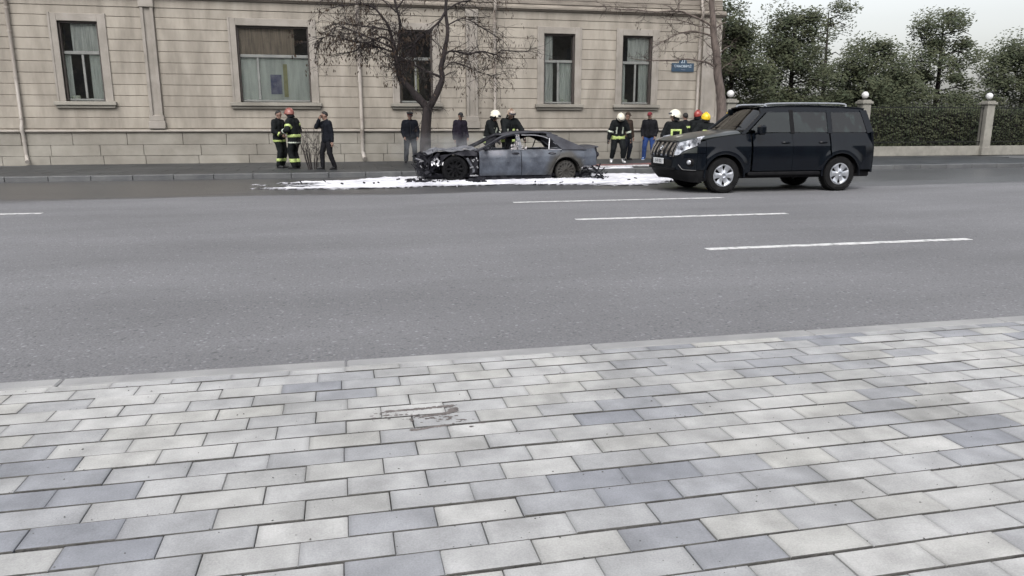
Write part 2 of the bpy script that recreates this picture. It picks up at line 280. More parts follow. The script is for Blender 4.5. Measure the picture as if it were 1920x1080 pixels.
# ------------------------------------------------------------------ mesh builder and tagging
class MB:
    def __init__(s): s.v = []; s.f = []; s.m = []; s.cur = 0
    def add(s, vs, fs):
        o = len(s.v); s.v += [tuple(v) for v in vs]; s.f += [tuple(i + o for i in f) for f in fs]; s.m += [s.cur] * len(fs)
    def box(s, x0, x1, y0, y1, z0, z1, mtx=None):
        vs = [Vector((x, y, z)) for z in (z0, z1) for x, y in ((x0, y0), (x1, y0), (x1, y1), (x0, y1))]
        if mtx: vs = [mtx @ v for v in vs]
        s.add(vs, [(3, 2, 1, 0), (4, 5, 6, 7), (0, 1, 5, 4), (1, 2, 6, 5), (2, 3, 7, 6), (3, 0, 4, 7)])
    def bbox(s, x0, x1, y0, y1, z0, z1, b=.01, mtx=None):
        """box with chamfered top/bottom/side edges (convex hull of 24 points) """
        vs = []; 
        for sx, x in ((-1, x0), (1, x1)):
            for sy, y in ((-1, y0), (1, y1)):
                for sz, z in ((-1, z0), (1, z1)):
                    vs += [(x, y - sy * b, z - sz * b), (x - sx * b, y, z - sz * b), (x - sx * b, y - sy * b, z)]
        if mtx: vs = [mtx @ Vector(v) for v in vs]
        def I(ix, iy, iz, k): return (ix * 4 + iy * 2 + iz) * 3 + k
        fs = []
        fs.append([I(0, 0, 0, 0), I(0, 0, 1, 0), I(0, 1, 1, 0), I(0, 1, 0, 0)]); fs.append([I(1, 0, 0, 0), I(1, 1, 0, 0), I(1, 1, 1, 0), I(1, 0, 1, 0)])
        fs.append([I(0, 0, 0, 1), I(1, 0, 0, 1), I(1, 0, 1, 1), I(0, 0, 1, 1)]); fs.append([I(0, 1, 0, 1), I(0, 1, 1, 1), I(1, 1, 1, 1), I(1, 1, 0, 1)])
        fs.append([I(0, 0, 0, 2), I(0, 1, 0, 2), I(1, 1, 0, 2), I(1, 0, 0, 2)]); fs.append([I(0, 0, 1, 2), I(1, 0, 1, 2), I(1, 1, 1, 2), I(0, 1, 1, 2)])
        for a in (0, 1):
            for c in (0, 1):
                fs.append([I(a, c, 0, 0), I(a, c, 0, 1), I(a, c, 1, 1), I(a, c, 1, 0)])
                fs.append([I(a, 0, c, 0), I(a, 1, c, 0), I(a, 1, c, 2), I(a, 0, c, 2)])
                fs.append([I(0, a, c, 1), I(1, a, c, 1), I(1, a, c, 2), I(0, a, c, 2)])
                for e in (0, 1): fs.append([I(a, c, e, 0), I(a, c, e, 1), I(a, c, e, 2)])
        s.add(vs, fs)
    def tube(s, pts, rad, n=8, cap=True):
        pts = [Vector(p) for p in pts]
        if isinstance(rad, (int, float)): rad = [rad] * len(pts)
        rings = []; up = None
        for i, p in enumerate(pts):
            a = pts[max(i - 1, 0)]; b = pts[min(i + 1, len(pts) - 1)]; d = (b - a)
            if d.length < 1e-9: d = Vector((0, 0, 1))
            d.normalize()
            if up is None: up = d.orthogonal().normalized()
            up = (up - d * up.dot(d))
            if up.length < 1e-6: up = d.orthogonal()
            up.normalize(); w = d.cross(up)
            rings.append([p + (up * math.cos(2 * PI * k / n) + w * math.sin(2 * PI * k / n)) * rad[i] for k in range(n)])
        vs = [v for r in rings for v in r]; fs = []
        for i in range(len(pts) - 1):
            for k in range(n): fs.append((i * n + k, i * n + (k + 1) % n, (i + 1) * n + (k + 1) % n, (i + 1) * n + k))
        if cap: fs.append(tuple(range(n))[::-1]); fs.append(tuple((len(pts) - 1) * n + k for k in range(n)))
        s.add(vs, fs)
    def lathe(s, prof, n=24, axis='Z', c=(0, 0, 0), closed=False):
        """prof: (r, h) pairs; axis of revolution"""
        c = Vector(c); vs = []
        for r, h in prof:
            for k in range(n):
                a = 2 * PI * k / n; x, y = r * math.cos(a), r * math.sin(a)
                p = {'Z': (x, y, h), 'Y': (x, h, y), 'X': (h, x, y)}[axis]; vs.append(c + Vector(p))
        fs = []; m = len(prof); R_ = range(m if closed else m - 1)
        for i in R_:
            j = (i + 1) % m
            for k in range(n): fs.append((i * n + k, i * n + (k + 1) % n, j * n + (k + 1) % n, j * n + k))
        s.add(vs, fs)
    def ell(s, c, r, nu=14, nv=9, mtx=None):
        c = Vector(c); r = Vector(r) if not isinstance(r, (int, float)) else Vector((r, r, r)); vs = []; fs = []
        for j in range(1, nv):
            t = PI * j / nv
            for k in range(nu):
                a = 2 * PI * k / nu; vs.append(Vector((r.x * math.sin(t) * math.cos(a), r.y * math.sin(t) * math.sin(a), r.z * math.cos(t))))
        vs += [Vector((0, 0, r.z)), Vector((0, 0, -r.z))]
        if mtx: vs = [mtx @ v for v in vs]
        vs = [v + c for v in vs]
        for j in range(nv - 2):
            for k in range(nu): fs.append((j * nu + k, (j + 1) * nu + k, (j + 1) * nu + (k + 1) % nu, j * nu + (k + 1) % nu))
        T = (nv - 1) * nu
        for k in range(nu): fs.append((T, k, (k + 1) % nu)); fs.append((T + 1, (nv - 2) * nu + (k + 1) % nu, (nv - 2) * nu + k))
        s.add(vs, fs)
    def slab(s, P, nu, nv, th, flip=False):
        """sheet P(u,v) given thickness th along its own normal, closed round the rim"""
        g = [[Vector(P(i / nu, j / nv)) for i in range(nu + 1)] for j in range(nv + 1)]
        nrm = []
        for j in range(nv + 1):
            row = []
            for i in range(nu + 1):
                du = g[j][min(i + 1, nu)] - g[j][max(i - 1, 0)]; dv = g[min(j + 1, nv)][i] - g[max(j - 1, 0)][i]
                n = du.cross(dv)
                if n.length < 1e-12: n = row[-1] if row else Vector((0, 0, 1))
                n.normalize(); row.append(-n if flip else n)
            nrm.append(row)
        o = [g[j][i] for j in range(nv + 1) for i in range(nu + 1)]
        q = [g[j][i] - nrm[j][i] * th for j in range(nv + 1) for i in range(nu + 1)]
        K = len(o); w = nu + 1; fs = []
        for j in range(nv):
            for i in range(nu):
                a, b, c, d = j * w + i, j * w + i + 1, (j + 1) * w + i + 1, (j + 1) * w + i
                fs.append((a, d, c, b) if flip else (a, b, c, d)); fs.append((a + K, b + K, c + K, d + K) if flip else (a + K, d + K, c + K, b + K))
        for i in range(nu):
            for j, fl in ((0, 1), (nv, 0)):
                a, b = j * w + i, j * w + i + 1; f = (a, b, b + K, a + K); fs.append(f if (fl == flip) else f[::-1])
        for j in range(nv):
            for i, fl in ((0, 0), (nu, 1)):
                a, b = j * w + i, (j + 1) * w + i; f = (a, b, b + K, a + K); fs.append(f if (fl == flip) else f[::-1])
        s.add(o + q, fs)
    def prism(s, poly, y0, y1):
        """polygon in XZ extruded in Y"""
        n = len(poly); vs = [(x, y0, z) for x, z in poly] + [(x, y1, z) for x, z in poly]
        fs = [tuple(range(n)), tuple(range(2 * n - 1, n - 1, -1))] + [(i, i + n, (i + 1) % n + n, (i + 1) % n) for i in range(n)]
        s.add(vs, fs)
    def mesh(s, name, mats, smooth=False):
        me = bpy.data.meshes.new(name); me.from_pydata(s.v, [], s.f)
        if not isinstance(mats, (list, tuple)): mats = [mats]
        for m in mats: me.materials.append(m)
        if len(mats) > 1: me.polygons.foreach_set('material_index', s.m)
        if smooth: me.polygons.foreach_set('use_smooth', [True] * len(me.polygons))
        me.update(); me.validate()
        return me
    def build(s, name, mats, parent=None, smooth=False, loc=None, auto=None):
        me = s.mesh(name, mats, smooth or auto is not None)
        if auto is not None:
            try: me.set_sharp_from_angle(angle=math.radians(auto))
            except Exception: pass
        return link(name, me, parent, loc)
def link(name, me, parent=None, loc=None):
    o = bpy.data.objects.new(name, me); COL.objects.link(o)
    if parent: o.parent = parent
    if loc: o.location = loc
    return o
def tag(o, label=None, cat=None, group=None, kind=None):
    if label: o['label'] = label
    if cat: o['category'] = cat
    if group: o['group'] = group
    if kind: o['kind'] = kind
    return o
def empty(name, loc=(0, 0, 0), label=None, cat=None, group=None, rz=0, kind=None):
    o = bpy.data.objects.new(name, None); COL.objects.link(o); o.location = loc; o.rotation_euler.z = rz; o.empty_display_size = .2
    return tag(o, label, cat, group, kind)
def lerp(a, b, t): return a + (b - a) * t
def pw(pts, x):
    """piecewise linear y(x)"""
    if x <= pts[0][0]: return pts[0][1]
    for (a, b), (c, d) in zip(pts, pts[1:]):
        if x <= c: return b + (d - b) * (x - a) / (c - a)
    return pts[-1][1]
def sm(a, b, x):
    t = min(1, max(0, (x - a) / (b - a))); return t * t * (3 - 2 * t)

# ================================================================== SETTING
def sheet(name, x0, x1, y0, y1, z, m, kind='structure', parent=None):
    b = MB(); b.add([(x0, y0, z), (x1, y0, z), (x1, y1, z), (x0, y1, z)], [(0, 1, 2, 3)])
    return tag(b.build(name, m, parent), kind=kind)
sheet('ground', -400, 400, -400, 400, -.03, M['ground'])
sheet('road', -150, 150, 4.20, 21.4, 0, M['asphalt'])

# lane markings
def mark(x0, x1, y, w=.12, lab=None):
    b = MB(); n = 24
    def P(u, v):
        x = lerp(x0, x1, u); e = .012 * noise.noise(Vector((x * 9, y, v * 5)))
        return (x, y + (v - .5) * w + e, .006)
    b.slab(P, n, 1, .004)
    o = b.build('lane_line', M['paint']); return tag(o, kind='structure')
mark(3.09, 7.4, 13.73); mark(3.47, 7.1, 11.02, .13); mark(4.14, 7.8, 8.0, .13)
mark(-9.2, -4.9, 13.73); mark(-8.2, -4.6, 11.02, .13); mark(-7.6, -4.0, 8.0, .13); mark(15.4, 19.7, 13.73); mark(14.9, 18.5, 11.02, .13)
mark(15.8, 19.5, 8.0, .13)

# near pavement: kerb stones and pavers
pave = tag(empty('near_pavement'), kind='structure')
b = MB(); b.add([(-60, -20, .078), (60, -20, .078), (60, 4.17, .078), (-60, 4.17, .078)], [(0, 1, 2, 3)]); b.build('sand_bed', M['bed'], pave)
kerbm = []
for k in range(3):
    b = MB(); b.bbox(-.747, .747, 4.1665, 4.289, -.05, .100, .009); kerbm.append(b.mesh('kerb_stone', M['kerb']))
x = -30.0 - .035 % 1.5
k = 0
for i in range(60):
    xc = -.035 + .75 + (i - 25) * 1.5
    o = link('kerb_stone', kerbm[i % 3], pave, (xc, random.uniform(-.002, .002), random.uniform(-.0015, .0015)))
# pavers: six shared shapes
def paver_mesh(w, d, n=6):
    out = []
    for _ in range(n):
        b = MB(); j = lambda: random.uniform(-.0022, .0022)
        b.bbox(-w / 2 + j(), w / 2 + j(), -d / 2 + j(), d / 2 + j(), -.05, 0, .0022); me = b.mesh('paver', [M['paver'], M['bed']])
        for p in me.polygons: p.material_index = 1 if abs(p.normal.y) > .6 else 0
        out.append(me)
    return out
PW, PR = .303, .1455
shapes = paver_mesh(PW - .0022, PR - .0088)
shapes1 = paver_mesh(PW - .0022, .083, 3)
phases = {}
cand = []
for k in range(-1, 48):
    if k == -1: yc, sh = 4.163 - .0475, shapes1; ph = .262 - .303 * .5 + .15
    else: yc, sh = 4.072 - PR * (k + .5), shapes; ph = (.255 if k % 2 else .112) + random.uniform(-.014, .014)
    for i in range(-40, 60):
        xc = ph + PW * (i + .5)
        cand.append((xc, yc, sh))
# those in view: 300 largest as parts, the rest one stuff part
def inview(x, y, mrg=.35):
    a = YAW; dx = x * math.cos(a) - y * math.sin(a); dy = x * math.sin(a) + y * math.cos(a)
    if dy < .5: return False
    F_ = Vector((math.sin(a) * math.cos(TH), math.cos(a) * math.cos(TH), -math.sin(TH))); U_ = Vector((math.sin(a) * math.sin(TH), math.cos(a) * math.sin(TH), math.cos(TH)))
    q = Vector((x, y, .1 - 1.45)); z = q.dot(F_)
    if z <= .2: return False
    return abs(dx / z) < 960 / 1400 + .09 and q.dot(U_) / z > -(540 / 1400 + .07)
vis = [c for c in cand if inview(c[0], c[1])]
vis.sort(key=lambda c: c[0] ** 2 + c[1] ** 2)
near, rest = vis[:300], vis[300:] + [c for c in cand if not inview(c[0], c[1])]
for x, y, sh in near:
    o = link('paver', random.choice(sh), pave, (x + random.uniform(-.0012, .0012), y + random.uniform(-.0012, .0012), .1 + random.uniform(-.0025, .002)))
    o.rotation_euler = (random.uniform(-.008, .008), random.uniform(-.004, .004), random.uniform(-.006, .006))
# remaining pavers in one mesh (coloured through a second, position-driven paver material)
M['paver_far'] = mat('paver_concrete_plain', (.38, .38, .37), .85, base2=(.26, .265, .275), scale=2.2, coords='World')
b = MB()
for x, y, sh in rest:
    if abs(x) > 9: continue
    d = PR - .0070 if sh is shapes else .083; z = .1 + random.uniform(-.002, .0015)
    x0, x1, y0, y1 = x - PW / 2 + .003, x + PW / 2 - .003, y - d / 2, y + d / 2
    b.add([(x0, y0, .07), (x1, y0, .07), (x1, y1, .07), (x0, y1, .07), (x0, y0, z), (x1, y0, z), (x1, y1, z), (x0, y1, z)],
          [(4, 5, 6, 7), (0, 1, 5, 4), (1, 2, 6, 5), (2, 3, 7, 6), (3, 0, 4, 7)])
tag(b.build('distant_pavers', M['paver_far'], pave), kind='stuff')
print('pavers', len(vis), len(rest))

# brown mud pressed into the joints
b = MB()
def mudstrip(pts, w):
    n = 26
    def P(u, v):
        f = u * (len(pts) - 1); i = min(int(f), len(pts) - 2); t = f - i
        x = lerp(pts[i][0], pts[i + 1][0], t); y = lerp(pts[i][1], pts[i + 1][1], t)
        ww = w * (0.35 + .65 * math.sin(PI * u) ** .5) * (1 + .6 * noise.noise(Vector((x * 22, y * 9, 3))))
        return (x, y + (v - .5) * ww + .008 * noise.noise(Vector((x * 30, 1, 2))), .1035 + .003 * math.sin(PI * v))
    b.slab(P, n, 3, .003)
rm = random.Random(12)
def crumbs(pts, n, w):
    for _ in range(n):
        f = rm.random() * (len(pts) - 1); i = min(int(f), len(pts) - 2); t = f - i; x = lerp(pts[i][0], pts[i + 1][0], t) + rm.gauss(0, w * .8); y = lerp(pts[i][1], pts[i + 1][1], t) + rm.gauss(0, w * .45)
        r_ = abs(rm.gauss(0, .0035)) + .001; a0 = rm.random() * 6; k = 5; z = .1012 + rm.random() * .001
        vs_ = [(x + r_ * 1.8 * math.cos(a0 + q * 2 * PI / k) * rm.uniform(.6, 1.3), y + r_ * math.sin(a0 + q * 2 * PI / k) * rm.uniform(.6, 1.3), z) for q in range(k)] + [(x, y, z + r_ * .35)]
        b.add(vs_, [(q, (q + 1) % k, k) for q in range(k)])
crumbs([(.15, 3.418), (.27, 3.42), (.36, 3.422), (.47, 3.432)], 620, .010); crumbs([(.41, 3.33), (.455, 3.355), (.475, 3.40)], 330, .010); crumbs([(.25, 3.17), (.30, 3.178), (.35, 3.19), (.42, 3.19)], 190, .010); crumbs([(.30, 3.315), (.37, 3.33), (.43, 3.335)], 150, .010); crumbs([(.1, 3.41), (.55, 3.2)], 120, .05)
tag(b.build('mud', M['mud']), 'brown mud smeared into the joints of the pale pavers', 'mud', kind='stuff')

# grit, crumbs and scraps of leaf blown over the pavers
b = MB(); rg_ = random.Random(77)
for i in range(1500):
    y = rg_.uniform(1.6, 4.15); x = rg_.uniform(-.55 * y - .4, 1.15 * y + .4)
    if rg_.random() < .45: y = 4.072 - PR * round((4.072 - y) / PR) + rg_.gauss(0, .006)
    r_ = abs(rg_.gauss(0, .0016)) + .0008; k = 4; a0 = rg_.random() * 6
    vs_ = [(x + r_ * math.cos(a0 + q * PI / 2) * rg_.uniform(.6, 1.6), y + r_ * math.sin(a0 + q * PI / 2), .1008) for q in range(k)] + [(x, y, .1012 + r_ * .6)]
    b.add(vs_, [(q, (q + 1) % k, k) for q in range(k)])
tag(b.build('pavement_grit', M['bed']), 'dark grit and crumbs scattered over the pale pavers', 'grit', kind='stuff')
# small stones and grit on the road, uncountable
b = MB()
for i in range(2600):
    y = 4.35 + 8.5 * random.random() ** 1.6; x = random.uniform(-.5 * y - .6, 1.15 * y + .6); r = random.choice((.003, .004, .004, .006))
    a = random.random() * 6; vs = [(x + r * math.cos(a + k * 2.1) * random.uniform(.7, 1.3), y + r * math.sin(a + k * 2.1), .0005) for k in range(3)] + [(x, y, r * .7)]
    b.add(vs, [(0, 1, 3), (1, 2, 3), (2, 0, 3)])
tag(b.build('road_grit', M['pebble']), 'fine pale grit lying scattered over the grey asphalt', 'grit', kind='stuff')

# far pavement: kerb and slabs
far = tag(empty('far_pavement'), kind='structure')
b = MB(); b.bbox(-.495, .495, 0, .30, -.05, .13, .012); km = b.mesh('kerb_stone', M['kerbfar'])
for i in range(-12, 30): link('kerb_stone', km, far, (i + .1, 21.4, random.uniform(-.004, .004)))
b = MB(); b.add([(-150, 21.68, .105), (150, 21.68, .105), (150, 27.6, .105), (-150, 27.6, .105)], [(0, 1, 2, 3)]); b.build('slab_bed', M['kerbfar'], far)
b = MB(); b.bbox(-.495, .495, -.49, .49, -.02, 0, .006); smm = b.mesh('paving_slab', M['walk'])
for j in range(6):
    for i in range(-11, 31):
        if (j * 42 + i + 11) < 290: pass
        xx = i + (.5 if j % 2 else 0); yy = 22.2 + j
        if j >= 0 and (xx < -10 or xx > 26) : continue
        link('paving_slab', smm, far, (xx, yy - .0, .128 + random.uniform(-.002, .002)))

# ================================================================== STONE BUILDING
bld = empty('stone_building', (5, 27.6, .13), 'long beige limestone building with grooved stone courses and tall windows behind the burnt car', 'building')
BO = Vector((5, 27.6, .13))
def B(mb, name, m, parent=None, smooth=False, auto=None):
    mb.v = [(x - BO.x, y - BO.y, z - BO.z) for x, y, z in mb.v]
    return mb.build(name, m, parent or bld, smooth, auto=auto)
YF = 27.6          # face of the stone courses
XL, XR = -14.0, 14.38
WIN = [(-12.6, -11.42), (-8.7, -7.52), (-3.3, -.96), (2.08, 3.26), (7.36, 8.54), (10.40, 11.59)]   # glass openings in x
ZS, ZT = 2.16, 4.66
SUR = .235
# wall core in cells
b = MB(); xs = [XL]
for a, c in WIN: xs += [a, c]
xs.append(XR)
for i in range(0, len(xs), 2): b.box(xs[i], xs[i + 1], YF + .017, YF + .5, 1.1, 5.42)
for a, c in WIN: b.box(a, c, YF + .017, YF + .5, 1.1, ZS); b.box(a, c, YF + .017, YF + .5, ZT, 5.42)
b.box(XL, XR, YF + .017, YF + .5, 5.42, 10.5)
B(b, 'wall_core', M['joint'])
b = MB(); b.box(XR - .45, XR - .02, YF + .5, YF + 14, 0.1, 10.5); b.box(XL, XL + .4, YF + .5, YF + 14, .1, 10.5); b.box(XL + .4, XR - .45, YF + 13.6, YF + 14, .1, 10.5); B(b, 'side_wall', M['wall'])
b = MB(); b.box(XL - .3, XR + .3, YF - .3, YF + 14.3, 10.5, 10.75); B(b, 'roof', M['cornice'])
# plinth blocks
zs = [.10, .40, .757, 1.150]
def splitx(x0, x1, w, ph):
    out = []; x = x0
    first = x0 + (ph % 1) * w + .2
    cuts = [x0]; c = first
    while c < x1 - .25: cuts.append(c); c += w * random.uniform(.82, 1.18)
    cuts.append(x1); return list(zip(cuts, cuts[1:]))
for r in range(3):
    for (a, c) in splitx(XL - .05, XR + .05, 1.55, .13 + r * .5):
        b = MB(); b.bbox(a + .006, c - .006, YF - .055 + random.uniform(-.006, .006), YF + .04, zs[r] + .004, zs[r + 1] - .004, .009); B(b, 'plinth_block', M['plinth'])
b = MB()
b.slab(lambda u, v: (lerp(XL - .1, XR + .1, u), YF - .055 - .075 * math.sin(PI * v) ** .6, lerp(1.152, 1.262, v)), 1, 7, .1); B(b, 'plinth_moulding', M['trim'])
b = MB(); b.box(XL - .08, XR + .08, YF - .05, YF + .05, 1.262, 1.285); B(b, 'plinth_fillet', M['joint'])
# stone courses, cut at windows and pilasters
zc = [1.287, 1.642, 2.0, 2.352, 2.705, 3.058, 3.412, 3.766, 4.122, 4.476, 4.83, 5.13]
PIL = [(-6.2, -5.8), (4.46, 4.88), (13.62, 14.38)]
def courses():
    for r in range(len(zc) - 1):
        z0, z1 = zc[r], zc[r + 1]
        holes = [(a - .01, c + .01) for a, c in PIL]
        if z1 > ZS + .01 and z0 < ZT + .12: holes += [(a - SUR, c + SUR) for a, c in WIN]
        holes.sort(); x = XL; segs = []
        for a, c in holes:
            if a > x: segs.append((x, a))
            x = max(x, c)
        if x < XR: segs.append((x, XR))
        for a, c in segs:
            b = MB(); b.bbox(a + .004, c - .004, YF + random.uniform(-.004, .004), YF + .035, z0 + .009, z1 - .009, .008); B(b, 'stone_course', M['wall'])
courses()
# frieze and string moulding above
b = MB(); b.bbox(XL, XR, YF - .012, YF + .035, 5.138, 5.40, .006); B(b, 'frieze', M['wall'])
prof = [(-.02, 5.405), (-.06, 5.41), (-.10, 5.45), (-.16, 5.475), (-.17, 5.535), (-.12, 5.55), (-.10, 5.60), (-.05, 5.63), (.03, 5.64)]
b = MB(); b.slab(lambda u, v: (lerp(XL - .15, XR + .12, u), YF + pw([(i / 8, p[0]) for i, p in enumerate(prof)], v), pw([(i / 8, p[1]) for i, p in enumerate(prof)], v)), 1, 32, .04)
B(b, 'string_moulding', M['cornice'])
zc2 = [5.645, 5.80, 5.98, 6.33, 6.68, 7.03, 7.4, 8.0, 9.0, 10.5]
for z0, z1 in zip(zc2, zc2[1:]):
    b = MB(); b.bbox(XL, XR, YF - .004 - (.03 if z0 < 5.75 else 0), YF + .035, z0 + .01, z1 - .01, .01); B(b, 'upper_course', M['cornice'] if z0 < 5.9 else M['wall'])
# pilasters
for a, c in PIL:
    corner = c > 14
    b = MB()
    if not corner:
        b.bbox(a, a + .10, YF - .10, YF + .03, 1.72, 5.14, .012); b.bbox(c - .10, c, YF - .10, YF + .03, 1.72, 5.14, .012); b.box(a + .1, c - .1, YF - .035, YF + .03, 1.72, 5.14)
        b.bbox(a - .03, c + .03, YF - .125, YF + .03, 1.53, 1.72, .015); b.bbox(a - .06, c + .06, YF - .15, YF + .03, 1.287, 1.53, .012); b.bbox(a - .03, c + .03, YF - .13, YF + .03, 5.14, 5.40, .012)
    else:
        b.bbox(a, a + .12, YF - .10, YF + .03, 1.72, 5.14, .012); b.bbox(c - .12, c, YF - .10, YF + .03, 1.72, 5.14, .012); b.box(a + .12, c - .12, YF - .04, YF + .03, 1.72, 5.14)
        b.bbox(a - .04, c + .04, YF - .15, YF + .03, 1.287, 1.72, .015)
    B(b, 'pilaster', M['trim'])
# windows
def window(a, c, style):
    fr = MB(); w = c - a; Y = YF + .20; fw = .055
    z0, z1 = ZS + .03, ZT
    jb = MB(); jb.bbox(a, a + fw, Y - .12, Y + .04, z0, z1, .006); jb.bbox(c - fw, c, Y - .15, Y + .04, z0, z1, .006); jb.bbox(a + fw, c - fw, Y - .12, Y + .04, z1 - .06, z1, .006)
    fr.bbox(a + fw, c - fw, Y - .03, Y + .04, z0, z0 + .06, .006)
    zt = 3.70; fr.bbox(a + fw, c - fw, Y - .045, Y + .04, zt - .05, zt + .05, .008)
    mul = [(a + c) / 2] if w < 2 else [a + w / 3, a + 2 * w / 3]
    if style == 'wide': mul = [a + .62]
    for m_ in mul: fr.bbox(m_ - .035, m_ + .035, Y - .035, Y + .035, z0 + .07, zt - .05, .006)
    f = B(fr, 'window', M['frame'])
    def sub(mb, name, m):
        mb.v = [(x - BO.x, y - BO.y, z - BO.z) for x, y, z in mb.v]; return mb.build(name, m, f)
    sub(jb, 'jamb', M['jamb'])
    edges = [a + fw] + [x for m_ in mul for x in (m_ - .045, m_ + .045)] + [c - fw]
    for i in range(0, len(edges), 2):
        g = MB(); g.box(edges[i], edges[i + 1], Y + .0, Y + .006, z0 + .07, zt - .05); sub(g, 'pane', M['glass'])
    g = MB(); g.box(a + fw, c - fw, Y + .0, Y + .006, zt + .05, z1 - .05); sub(g, 'pane', M['glass'])
    # reveal + room
    r = MB()
    r.box(a - .003, a, YF - .02, YF + .5, ZS, ZT); 
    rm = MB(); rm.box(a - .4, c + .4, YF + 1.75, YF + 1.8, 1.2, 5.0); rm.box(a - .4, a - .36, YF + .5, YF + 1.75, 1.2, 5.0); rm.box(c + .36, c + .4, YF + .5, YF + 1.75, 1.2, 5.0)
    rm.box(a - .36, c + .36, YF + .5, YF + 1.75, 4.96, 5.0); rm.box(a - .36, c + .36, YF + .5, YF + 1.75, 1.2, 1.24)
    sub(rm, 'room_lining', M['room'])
    def drape(x0, x1, za, zb, m, name='curtain', amp=.025, fq=38):
        d = MB(); d.slab(lambda u, v: (lerp(x0, x1, u), YF + .275 + amp * math.sin(u * (x1 - x0) * fq + 1.5 * math.sin(v * 2 + x0)), lerp(za, zb, v)), int(40 * (x1 - x0)) + 8, 3, .004); sub(d, name, m)
    if style == 'wide':
        drape(a + .02, c - .02, ZS, 3.68, M['curtaing'], amp=.008, fq=8); drape(a + .02, c - .5, 3.72, ZT, M['curtainb'], 'roller_blind', amp=.004, fq=5)
        d = MB(); d.box(c - .92, c - .78, YF + .25, YF + .257, 2.35, 3.45); sub(d, 'drape', M['yellow_drape'])
        d = MB(); d.box(c - 1.35, c - .98, YF + .25, YF + .257, 2.45, 3.1); sub(d, 'poster', M['blue_poster'])
    elif style == 'dark':
        d = MB(); d.box((a + c) / 2 - .05, (a + c) / 2 + .12, YF + .25, YF + .257, 2.3, 3.45); sub(d, 'drape', M['yellow_drape'])
        drape(a, a + .12, ZS, ZT, M['curtainb'])
    elif style == 'curtain':
        drape(a + .05, a + .42, ZS, 3.68, M['curtain']); drape(a + .62, c - .02, ZS, 3.68, M['curtaing']); drape(a + .05, a + .4, 3.72, ZT, M['curtain'])
        d = MB(); d.bbox(a + .12, a + .42, YF + .26, YF + .34, 2.19, 2.30, .02); d.ell((c - .33, YF + .3, 2.28), (.12, .04, .09), 10, 6); sub(d, 'sill_clutter', M['silver'])
    else:
        drape(a + .05, a + .22, ZS, 3.68, M['curtaing']); drape(c - .42, c - .02, ZS, 3.68, M['curtaing']); drape(a + .3, c - .02, 3.72, ZT, M['curtain'], amp=.012)
        d = MB(); d.bbox(a + .55, a + .85, YF + .26, YF + .34, 2.19, 2.27, .02); d.bbox(a + .1, a + .35, YF + .26, YF + .34, 2.19, 2.36, .02); sub(d, 'sill_clutter', M['silver'])
    # stone surround
    s_ = MB(); s_.bbox(a - SUR, a, YF - .03, YF + .2, ZS, ZT + SUR, .01); s_.bbox(c, c + SUR, YF - .03, YF + .2, ZS, ZT + SUR, .01)
    s_.bbox(a, c, YF - .028, YF + .2, ZT, ZT + SUR, .01)
    s_.bbox(a - SUR - .02, a - SUR + .05, YF - .05, YF + .02, ZS, ZT + SUR + .02, .008); s_.bbox(c + SUR - .05, c + SUR + .02, YF - .05, YF + .02, ZS, ZT + SUR + .02, .008)
    B(s_, 'window_surround', M['trim'])
    s_ = MB(); s_.bbox(a - SUR - .10, c + SUR + .10, YF - .16, YF + .2, ZS - .12, ZS - .0, .012); s_.bbox(a - SUR - .05, c + SUR + .05, YF - .09, YF + .02, ZS - .21, ZS - .12, .012)
    B(s_, 'window_sill', M['plinth'])
for (a, c), st in zip(WIN, ['dark', 'pale', 'wide', 'dark', 'curtain', 'pale']): window(a, c, st)
# downpipes
for px_, r in ((-10.05, .055), (.70, .066), (5.50, .055), (13.47, .055)):
    b = MB(); b.tube([(px_, YF - .10, .45), (px_, YF - .10, 1.05), (px_, YF - .19, 1.22), (px_, YF - .19, 1.34), (px_, YF - .10, 1.48), (px_, YF - .10, 5.25), (px_, YF - .24, 5.42), (px_, YF - .24, 5.62), (px_, YF - .12, 5.8), (px_, YF - .12, 10.4)], r, 12)
    b.tube([(px_, YF - .10, .46), (px_ + .03, YF - .16, .30), (px_ + .07, YF - .28, .24)], [r, r * 1.1, r * 1.15], 12)
    for z in (.9, 1.62, 2.9, 4.3, 5.0): b.lathe([(r, -.03), (r + .012, -.03), (r + .012, .03), (r, .03)], 12, 'Z', (px_, YF - .10, z))
    B(b, 'downpipe', M['pipe'], smooth=False, auto=40)

# blue street-number sign
def text_mesh(s, size, extr=.002):
    cu = bpy.data.curves.new('txt', 'FONT'); cu.body = s; cu.size = size; cu.align_x = 'CENTER'; cu.align_y = 'CENTER'; cu.extrude = extr; cu.resolution_u = 3
    to = bpy.data.objects.new('txt', cu); COL.objects.link(to); dg = bpy.context.evaluated_depsgraph_get(); dg.update()
    me = bpy.data.meshes.new_from_object(to.evaluated_get(dg)); bpy.data.objects.remove(to); return me
def text(s, size, loc, rot, m, parent, name='lettering', sx=1.0):
    me = text_mesh(s, size); me.materials.clear(); me.materials.append(m)
    o = link(name, me, parent, loc); o.rotation_euler = rot; o.scale = (sx, 1, 1); return o
sg = empty('street_sign', (12.84, YF - .03, 3.56), 'blue enamel street plaque with a raised number tab above the wall text', 'sign')
b = MB(); pts = [(-.46, -.165), (.46, -.165), (.46, .15)] + [(.17, .15)] + [(.17 * math.cos(t), .15 + .17 * math.sin(t)) for t in [PI * k / 10 for k in range(1, 10)]] + [(-.17, .15), (-.46, .15)]
b.prism(pts, -.015, .0); b.build('plaque', M['blue'], sg)
text('22', .18, (0, -.019, .205), (PI / 2, 0, 0), M['white'], sg)
text('Ü.HACIBƏYLİ', .125, (0, -.019, .03), (PI / 2, 0, 0), M['white'], sg, sx=.92)
text('küçəsi', .06, (.02, -.019, -.09), (PI / 2, 0, 0), M['blue_poster'], sg)

